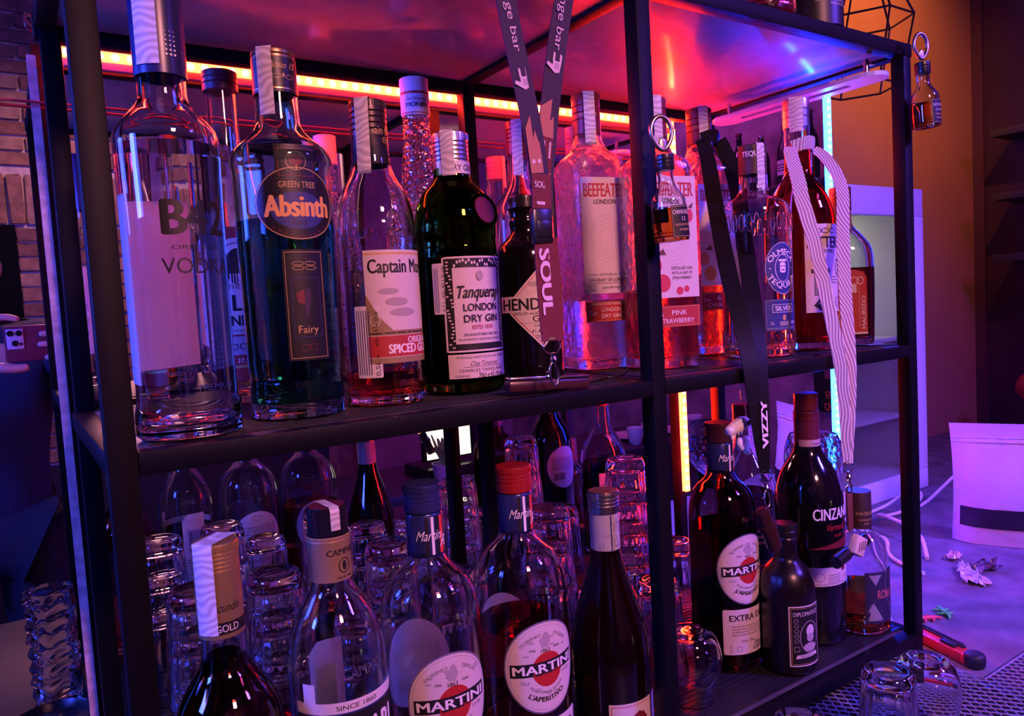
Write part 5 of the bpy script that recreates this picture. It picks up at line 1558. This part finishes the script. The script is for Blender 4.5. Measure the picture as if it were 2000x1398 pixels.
# utility knife
kn = thing('utility_knife', 'red and black utility knife on the side counter at the right post', 'knife', (1.172, .588, 0))
kn.rotation_euler = (0, 0, math.atan2(.547 - .638, 1.155 - 1.184))
KR, KB = mat('red_knife_body', (.55, .03, .02), .4), mat('black_grip', (.015, .015, .02), .5)
box('body', (-.085, -.012, .001), (.036, .012, .017), KR, kn, .003)
box('grip_rail', (-.085, .004, .016), (.02, .011, .020), KB, kn, .001)
bmk = bmesh.new()
for k in range(22):
    bm_box(bmk, (-.078 + k * .0044, .0085, .0205), (.002, .005, .002))
r_ = link('grip_rib', bm_done(bmk, 'grip_rib'), kn, KB); r_['kind'] = 'stuff'
box('slider', (-.012, -.008, .016), (.014, .001, .022), KB, kn, .0015)
box('end_block', (.030, -.014, .0005), (.040, .014, .0185), KR, kn, .004)
lathe_obj('end_cap', chaikin([(0, .0, 2), (.013, .0, 2), (.015, .005, 2), (.015, .018, 2), (.011, .022, 2), (0, .0225, 2)], 1), KB, kn, 32).location = (.044, 0, 0)

def gecko(lab, x, y, rz, m, s=1.0):
    t = thing('toy_gecko', lab, 'toy', (x, y, .0005), rz)
    blob('body', [(.016 * s, 0, .004), (.008 * s, 0, .0045), (-.006 * s, .001, .0045), (-.016 * s, -.002, .0035), (-.026 * s, .003, .0025)], [.0042 * s, .0035 * s, .0045 * s, .003 * s, .0014], m, t)
    for sx, sy in ((.006, 1), (.006, -1), (-.009, 1), (-.009, -1)):
        blob('leg', [(sx * s, sy * .003 * s, .004), (sx * s + .003, sy * .009 * s, .004), (sx * s + .006, sy * .013 * s, .0025)], [.002 * s, .0018 * s, .0022 * s], m, t)
    blob('toe_pad', [(.020 * s, .0, .004), (.022 * s, .0, .0035)], [.003 * s, .002 * s], m, t)
gecko('small bright green toy gecko on the slate counter', 1.312, .668, .9, mat('green_toy', (.10, .75, .14), .45, emit=None), 1.05)
gecko('small coral red toy gecko beside the green one', 1.268, .672, 2.6, mat('coral_toy', (.85, .09, .12), .45), .95)

# stand-up pouch
pw = thing('pouch', 'white stand-up paper pouch with dark window stripe on the side counter', 'pouch', (1.777, .765, 0))
pd = Vector((.10, -.995, 0)).normalized()
pn = Vector((-.86, -.50, 0)).normalized()
tdir = Vector((.46, -.888, 0)).normalized()
V, F = [], []
NU, NV = 16, 22
HT = .262
WD = .21
rows = []
rn = random.Random(5)
def pouch_pt(i, j, side):
    u = i / NU - .5
    v_ = j / NV
    thick = .034 * (1 - v_) ** .8 * (1 - (2 * u) ** 4) + .014 * math.sin(PI * min(1, v_ * 1.25)) * (1 - (2 * u) ** 2)
    if v_ > .86:
        thick *= max(.03, (1 - v_) / .14 * .6)
    wob = .0018 * math.sin(u * 30 + v_ * 9) * math.sin(v_ * 17 + u * 8) * (v_ < .9) * (v_ > .15)
    nar = 1 - .05 * math.sin(PI * v_) + .02 * v_
    c = tdir * (u * WD * nar) + Vector((0, 0, HT * v_ + .001 - .012 * u * 0))
    nn = Vector((-tdir.y, tdir.x, 0)) * -1
    return c + nn * ((thick + .0008 + wob) * side)
for side in (1, -1):
    base = len(V)
    for j in range(NV + 1):
        for i in range(NU + 1):
            V.append(pouch_pt(i, j, side))
    for j in range(NV):
        for i in range(NU):
            a = base + j * (NU + 1) + i
            F.append((a, a + 1, a + NU + 2, a + NU + 1) if side > 0 else (a, a + NU + 1, a + NU + 2, a + 1))
n1 = (NU + 1) * (NV + 1)
for j in range(NV):
    for e in (0, NU):
        a = j * (NU + 1) + e
        F.append((a, a + NU + 1, n1 + a + NU + 1, n1 + a))
for i in range(NU):
    F.append((i, n1 + i, n1 + i + 1, i + 1))
    a = NV * (NU + 1) + i
    F.append((a, a + 1, n1 + a + 1, n1 + a))
me = me_from('bag', V, F)
bmz = bmesh.new(); bmz.from_mesh(me); bmesh.ops.recalc_face_normals(bmz, faces=bmz.faces); bmz.to_mesh(me); bmz.free()
link('bag', me, pw, mat('white_pouch_paper', (.55, .54, .66), .42, bump=(16, 2.0)), smooth=50)
V, F = [], []
for j in range(5):
    for i in range(1, NU):
        q = Vector(pouch_pt(i, 3.2 + j * .9, 1)) + Vector((tdir.y, -tdir.x, 0)) * .0012
        V.append(q)
for j in range(4):
    for i in range(NU - 2):
        a = j * (NU - 1) + i
        F.append((a, a + 1, a + NU, a + NU - 1))
link('window', me_from('window', V, F), pw, mat('dark_window_film', (.02, .015, .04), .2), smooth=60)
for zz in (.222, .231):
    tube('zip_seal', [Vector(pouch_pt(i, NV * zz / HT, 1)) for i in range(NU + 1)], .0012, mat('white_pouch_paper', (.8, .8, .8)), pw, 6)

# wrapper scraps and crumpled sachet by the pouch
def crumple(name, lab, cat, x, y, rz, sx, sy, m, amp, seed, z=.002):
    rnd = random.Random(seed)
    t = thing(name, lab, cat, (x, y, z), rz)
    n = 9
    V = [((i / (n - 1) - .5) * sx * (1 + rnd.uniform(-.12, .12)), (j / (n - 1) - .5) * sy * (1 + rnd.uniform(-.2, .2)), abs(rnd.gauss(0, amp)) + amp * .6 * math.sin(PI * j / (n - 1))) for j in range(n) for i in range(n)]
    F = [(j * n + i, j * n + i + 1, (j + 1) * n + i + 1, (j + 1) * n + i) for j in range(n - 1) for i in range(n - 1)]
    o = link('foil', me_from('foil', V, F), t, m)
    so = o.modifiers.new('sol', 'SOLIDIFY'); so.thickness = .0006; so.offset = 1
    return t
W1 = mat('printed_foil', (.60, .55, .62), .3, noise=(90, .95))
crumple('wrapper', 'crumpled blue and white foil wrapper before the white pouch', 'wrapper', 1.515, .722, .6, .10, .034, W1, .006, 2)
crumple('wrapper', 'dark crumpled wrapper knot touching the white pouch', 'wrapper', 1.572, .722, -.5, .06, .035, mat('dark_foil', (.12, .08, .14), .25, noise=(120, .9)), .008, 4)
crumple('wrapper', 'small clear sachet with an orange seal left of the pouch corner', 'wrapper', 1.600, .792, .2, .05, .025, mat('clear_foil', (.6, .4, .35), .2, noise=(60, .6)), .004, 9)
sp = thing('spoon', 'small wooden tasting spoon lying by the crumpled wrapper', 'spoon', (1.508, .690, .004), .75)
blob('bowl', [(-.02, 0, .001), (0, 0, 0), (.02, 0, .001)], [(.008, .003), (.012, .003), (.007, .003)], mat('pale_wood', (.62, .5, .38), .5), sp)
box('handle', (.018, -.003, 0), (.075, .003, .0022), mat('pale_wood', (.62, .5, .38), .5), sp, .001)

# papers under the right rear of the shelf
def paper(lab, pts, z, items, m=PAPER):
    t = thing('flyer', lab, 'paper', (pts[0][0], pts[0][1], z))
    V = [(x - pts[0][0], y - pts[0][1], k) for k in (0, .0006) for x, y in pts]
    F = [(3, 2, 1, 0), (4, 5, 6, 7)] + [(i, (i + 1) % 4, 4 + (i + 1) % 4, 4 + i) for i in range(4)]
    link('sheet', me_from('sheet', V, F), t, m)
    print_mesh('print', items, t, lambda u, v, d: Vector((u, v, .0008 + d)), .0, None)
paper('blue printed flyer sticking out behind the small rum bottle', [(1.095, .63), (1.24, .72), (1.18, .80), (1.05, .72)], .0008, [('p', BLUE_INK, [(.0, .01), (.12, .085), (.10, .115), (-.03, .04)]), ('p', INK, [(.01, .03), (.05, .055), (.03, .08), (-.01, .055)])], mat('blue_flyer', (.3, .42, .75), .5))
paper('violet paper corner poking out under the rack foot', [(1.060, .584), (1.100, .596), (1.075, .640), (1.03, .615)], .0008, [], mat('lilac_paper', (.6, .56, .72), .6))
paper('folded dark paper on the middle shelf by the right post', [(1.060, .640), (1.088, .632), (1.090, .668), (1.065, .672)], .4895, [('p', BLUE_INK, [(.004, .004), (.022, .0), (.024, .02), (.006, .024)])], mat('blue_flyer', (.3, .42, .75), .5))

# cable and plug on the side counter
cb = thing('power_cable', 'white power cable coiled on the side counter before the fridge', 'cable', (1.80, 1.0, 0))
CW = mat('white_cable', (.7, .66, .68), .45)
tube('loop', chaikin([(-.25, -.18, .005), (-.16, -.12, .03), (-.12, .0, .04), (-.06, .04, .008), (.0, .0, .02), (.03, -.03, .06), (.05, .02, .07), (.03, .06, .02), (-.05, .08, .006), (-.14, .06, .012), (-.20, .08, .03)], 3), .0042, CW, cb, 10)
tube('lead', chaikin([(.03, .02, .010), (.08, .0, .02), (.14, -.03, .075), (.19, -.04, .10)], 2), .004, CW, cb, 10)
lathe_obj('plug', [(0, 0), (.016, 0), (.016, .03), (.008, .045), (0, .046)], CW, cb, 20).matrix_local = Matrix.Translation((.225, -.045, .105)) @ Matrix.Rotation(-PI / 2, 4, 'Y')
tube('lead', chaikin([(-.34, -.22, .006), (-.30, -.12, .006), (-.22, -.08, .02), (-.2, -.02, .006)], 2), .004, CW, cb, 10)
gecko('green toy gecko half hidden behind the small rum bottle', 1.215, .742, 2.2, mat('green_toy', (.10, .75, .14), .45), .9)

# ------------------------------------------------------------------ the room in the mirror
tbl = thing('bar_table', 'dark bar table across the room, seen in the mirror', 'table', (2.2, -1.0, -.9))
box('tabletop', (-1.2, -.28, .70), (1.0, .28, .74), mat('dark_table', (.06, .035, .05), .35), tbl, .004)
for sx in (-1.1, .9):
    for sy in (-.22, .22):
        box('leg', (sx - .025, sy - .025, 0), (sx + .025, sy + .025, .70), BLACK_METAL, tbl, .003)
mc = thing('till', 'lit cash till with pale screen on the bar table', 'till', (1.62, -.98, -.16))
box('base', (-.16, -.12, 0), (.16, .12, .05), BLACK_PL, mc, .006)
box('screen', (-.14, .02, .07), (.14, .05, .22), BLACK_PL, mc, .004)
box('display', (-.125, .05, .08), (.10, .052, .21), emitter('till_display', (1.0, .92, .62), 1.6), mc)
box('stand', (-.03, .0, .05), (.03, .04, .08), BLACK_PL, mc)
for i, (x, y) in enumerate(((2.72, -.95), (2.98, -.9))):
    p_ = thing('plate', ['white plate on the bar table, left one', 'white plate on the bar table, right one'][i], 'plate', (x, y, -.16))
    lathe_obj('rim', chaikin([(0, .004, 2), (.06, 0, 2), (.07, .004, 2), (.12, .02, 2), (.118, .024, 2), (.066, .010, 2), (0, .008, 2)], 1), mat('china', (.75, .72, .74), .25), p_, 40)
for i in range(4):
    c_ = thing('cup', ['white cup on the bar table, first from the left', 'white cup on the bar table, second from the left', 'white cup on the bar table, third from the left', 'white cup on the bar table, rightmost'][i], 'cup', (2.62 + .13 * i + (.08 if i > 1 else 0), -.80 - .03 * (i % 2), -.16))
    lathe_obj('bowl', chaikin([(0, .004, 2), (.03, 0, 2), (.042, .06, 2), (.044, .09, 2), (.041, .09, 2), (.037, .03, 2), (0, .010, 2)], 1), mat('china', (.75, .72, .74), .25), c_, 28)
    tube('handle', [(.041, 0, .075), (.062, 0, .07), (.064, 0, .035), (.038, 0, .03)], .004, mat('china', (.75, .72, .74)), c_)
wl = thing('wall_shelf', 'long shelf of dark bottles on the stone wall, seen in the mirror', 'shelf', (3.25, -.55, 1.06))
box('board', (-.2, -.6, -.015), (0, .6, .015), SHD, wl, .003)
for yy in (-.4, .4):
    box('bracket', (-.15, yy - .01, -.07), (0, yy + .01, -.015), BLACK_METAL, wl, .002)
nmb = ['first', 'second', 'third', 'fourth', 'fifth', 'sixth', 'seventh', 'eighth']
for i in range(8):
    h = (.30, .26, .32, .28, .31, .27, .30, .33)[i]
    q = thing('bottle', 'dark bottle on the mirrored stone-wall shelf, %s from its left' % nmb[i], 'bottle', (3.15, -1.05 + .135 * i, 1.0752), group='bottles on the stone-wall shelf')
    solid('body', [(.036, .0005), (.039, .004), (.039, h * .55), (.03, h * .68), (.0145, h * .78), (.0145, h * .95)], [BLACK_L, mat('dark_green_solid', (.01, .03, .02), .1), mat('wine_bottle_glass', (.005, .0015, .002), .06)][i % 3], q, 28)
    cap(q, h * .95, h, .0155, [GOLD_M, MAR, SILVER_CAP][i % 3], 1)
    label(q, cyl_map(h * .3, -PI / 2, .0392), .01, [('r', [CREAM, WHITE_L, SMOKE_M][i % 3], (-.03, -.035, .03, .035))], (), [('lines', INK, (-.024, -.02, .024, .02, 3))])
sg = thing('poster', 'dark poster with orange slogan on the stone wall, seen in the mirror', 'poster', (3.235, -.02, .12))
box('sheet', (-.004, -.16, -.13), (.0, .16, .13), BLACK_L, sg)
print_mesh('print', [('t', ORF, 'ENTER THE', (0, -.02, .035, .2, .02, 0, .3)), ('t', ORF, 'QUIET MOOD', (0, -.075, .035, .22, .02, 0, .3)), ('r', mat('dim_red_print', (.25, .04, .06), .6), (-.10, .03, .04, .10))], sg, lambda u, v, d: Vector((-.0045 - d, u, v)), .0, None)
pp = thing('potted_plant', 'small green plant in a pot on the bar table', 'plant', (1.50, -.78, -.16))
lathe_obj('pot', [(0, 0), (.04, 0), (.055, .09), (.05, .09), (.045, .075), (0, .075)], mat('grey_pot', (.3, .28, .3), .6), pp, 28)
for k in range(12):
    a = k * 2.4
    blob('leaf', [(0, 0, .07), (.03 * math.cos(a), .03 * math.sin(a), .13 + .01 * (k % 3)), (.06 * math.cos(a), .06 * math.sin(a), .15 + .02 * (k % 4))], [(.004, .004), (.014, .004), (.005, .002)], mat('leaf_green', (.12, .35, .06), .5), pp, 1)

# ------------------------------------------------------------------ photographer, reflected in the mirror
PX = -.10
pr_ = thing('person', 'person in dark navy clothes holding up a phone, reflected in the mirror', 'person', (PX, -.52, -.9))
SKIN = mat('skin', (.62, .38, .30), .5)
NAVYC = mat('navy_knit', (.022, .024, .06), .85, noise=(200, .3))
DEN = mat('dark_trousers', (.02, .02, .03), .85)
def skinned(name, verts, edges, rad, m, parent, root=0, sub=2):
    me = bpy.data.meshes.new(name)
    me.from_pydata(verts, edges, [])
    o = link(name, me, parent, m)
    md = o.modifiers.new('skin', 'SKIN')
    for sv, rr_ in zip(me.skin_vertices[0].data, rad):
        sv.radius = rr_ if isinstance(rr_, tuple) else (rr_, rr_)
    me.skin_vertices[0].data[root].use_root = True
    md.use_smooth_shade = True
    s = o.modifiers.new('sub', 'SUBSURF')
    s.levels = s.render_levels = sub
    return o
# figure space: x right, y towards the mirror, z up from the floor; phone plane at y = .505, z = 1.46
PY, PZ = .500, 1.462
V = [(0, 0, .98), (0, 0, 1.18), (0, .01, 1.36), (0, .03, 1.50), (0, .05, 1.58), (0, .06, 1.66), (0, .055, 1.75),
     (-.19, .02, 1.45), (-.27, .20, 1.27), (-.13, PY - .09, 1.40), (.19, .02, 1.45), (.34, .18, 1.28), (.295, PY - .09, 1.41),
     (-.10, 0, .92), (-.11, .02, .50), (-.11, -.01, .09), (-.12, .10, .035), (.10, 0, .92), (.11, .02, .50), (.11, -.01, .09), (.12, .10, .035)]
E = [(0, 1), (1, 2), (2, 3), (3, 4), (4, 5), (5, 6), (2, 7), (7, 8), (8, 9), (2, 10), (10, 11), (11, 12), (0, 13), (13, 14), (14, 15), (15, 16), (0, 17), (17, 18), (18, 19), (19, 20)]
Rr = [(.15, .10), (.14, .095), (.16, .10), .055, .06, (.082, .095), (.07, .08), .065, .046, .030, .065, .046, .030, .085, .058, .042, (.045, .03), .085, .058, .042, (.045, .03)]
body = skinned('body', V, E, Rr, SKIN, pr_)
skinned('sweater', [(0, 0, .84)] + [V[i] for i in (1, 2, 3, 7, 8, 9, 10, 11, 12)], [(0, 1), (1, 2), (2, 3), (2, 4), (4, 5), (5, 6), (2, 7), (7, 8), (8, 9)],
        [(.185, .13), (.178, .122), (.19, .122), .066, .078, .058, .043, .078, .058, .043], NAVYC, pr_)
skinned('trousers', [(0, 0, .97)] + [V[i] for i in (13, 14, 15, 17, 18, 19)], [(0, 1), (1, 2), (2, 3), (0, 4), (4, 5), (5, 6)], [(.16, .115), .105, .075, .06, .105, .075, .06], DEN, pr_)
for sx in (-1, 1):
    skinned('shoe', [(sx * .11, -.03, .045), (sx * .115, .06, .04), (sx * .12, .16, .03)], [(0, 1), (1, 2)], [(.045, .045), (.048, .038), (.042, .028)], BLACK_PL, pr_)
hair = skinned('hair', [(0, .02, 1.70), (0, .015, 1.77), (0, .05, 1.80)], [(0, 1), (1, 2)], [(.085, .085), (.08, .075), (.065, .045)], mat('dark_hair', (.03, .018, .012), .6), pr_)
for sx in (-1, 1):
    o = lathe_obj('eye', [(.011 * math.sin(PI * i / 8), -.011 * math.cos(PI * i / 8)) for i in range(9)], mat('eye_white', (.8, .78, .76), .2), pr_, 16)
    o.location = (sx * .032, .145, 1.675)
    q = lathe_obj('iris', [(0, 0), (.005, 0), (.004, .001), (0, .0013)], mat('iris_brown', (.08, .04, .02), .2), o, 12)
    q.rotation_euler = (-PI / 2, 0, 0); q.location = (0, .0108, 0)
    skinned('ear', [(sx * .083, .05, 1.69), (sx * .088, .045, 1.665), (sx * .084, .05, 1.64)], [(0, 1), (1, 2)], [(.006, .014), (.007, .015), (.005, .01)], SKIN, pr_)
skinned('nose', [(0, .150, 1.675), (0, .165, 1.655), (0, .168, 1.640)], [(0, 1), (1, 2)], [.008, .011, .013], SKIN, pr_)
skinned('mouth', [(-.024, .142, 1.607), (0, .152, 1.608), (.024, .142, 1.607)], [(0, 1), (1, 2)], [.004, .007, .004], mat('lips', (.5, .2, .18), .45), pr_)
# hands: palms behind the phone ends, fingers folded over its back
def hand(wrist, palm, fingers, thumb):
    VV, EE, RR = [wrist, palm], [(0, 1)], [.026, (.036, .018)]
    for fg, fr_ in fingers + [thumb]:
        prev = 1
        for p, r0 in zip(fg, fr_):
            VV.append(p); RR.append(r0)
            EE.append((prev, len(VV) - 1)); prev = len(VV) - 1
    skinned('hand', VV, EE, RR, SKIN, pr_, root=1)
fx = lambda x: x - PX
FZ = lambda z: z + .9
YF_ = PY + .0185
def fing(x0, x1, z):
    return ([(fx(x0), PY - .005, FZ(z)), (fx(x0 - .004), YF_, FZ(z)), (fx((x0 + x1) / 2), YF_ + .001, FZ(z)), (fx(x1), YF_, FZ(z))], [.0095, .009, .0085, .0072])
hand((fx(.200), PY - .085, FZ(.545)), (fx(.185), PY - .03, FZ(.555)), [fing(.172, .088, .608), fing(.172, .054, .577), fing(.172, .050, .553), fing(.172, .062, .522)],
     ([(fx(.172), PY - .03, FZ(.60)), (fx(.150), PY - .02, FZ(.625)), (fx(.125), PY - .015, FZ(.618))], [.012, .0105, .009]))
hand((fx(-.105), PY - .085, FZ(.535)), (fx(-.075), PY - .03, FZ(.545)), [([(fx(-.055), PY - .01, FZ(.615)), (fx(-.035), YF_ - .006, FZ(.618)), (fx(-.005), YF_ - .002, FZ(.620)), (fx(.022), YF_ - .002, FZ(.612))], [.0095, .009, .0085, .0072]),
      ([(fx(-.060), PY - .01, FZ(.585)), (fx(-.045), YF_ - .004, FZ(.590)), (fx(-.032), YF_, FZ(.592))], [.0095, .009, .0078]), ([(fx(-.060), PY - .01, FZ(.560)), (fx(-.045), YF_ - .004, FZ(.562)), (fx(-.032), YF_, FZ(.563))], [.0095, .009, .0078]), ([(fx(-.060), PY - .01, FZ(.535)), (fx(-.045), YF_ - .004, FZ(.536)), (fx(-.033), YF_ - .003, FZ(.537))], [.0085, .008, .007])],
     ([(fx(-.060), PY - .03, FZ(.520)), (fx(-.03), YF_ - .003, FZ(.506)), (fx(.010), YF_ - .004, FZ(.500)), (fx(.032), YF_ - .004, FZ(.503))], [.014, .013, .0115, .009]))
ph = thing('phone', 'phone in a dark red case held up by the reflected photographer', 'phone', (.068, -.0145, .5575))
PC = mat('dark_red_case', (.16, .012, .03), .5)
bmp = bmesh.new()
bm_box(bmp, (0, 0, 0), (.160, .010, .083), None, .004)
link('case', bm_done(bmp, 'case'), ph, PC, smooth=40)
box('camera_plate', (-.0755, .005, -.0125), (-.0425, .0075, .0335), mat('pale_camera_plate', (.55, .52, .60), .25), ph, .0012)
for x, z in ((-.068, .024), (-.0505, .024), (-.0592, .001)):
    o = lathe_obj('lens', [(0, 0), (.0068, 0), (.0068, .0025), (.0058, .003), (.0055, .0018), (0, .0016)], mat('lens_black', (.01, .01, .012), .12), ph, 28)
    o.rotation_euler = (-PI / 2, 0, 0); o.location = (x, .0073, z)
o = lathe_obj('flash', [(0, 0), (.0035, 0), (.003, .0008), (0, .001)], mat('lens_black', (.01, .01, .012), .12), ph, 14)
o.rotation_euler = (-PI / 2, 0, 0); o.location = (-.0478, .0073, -.001)
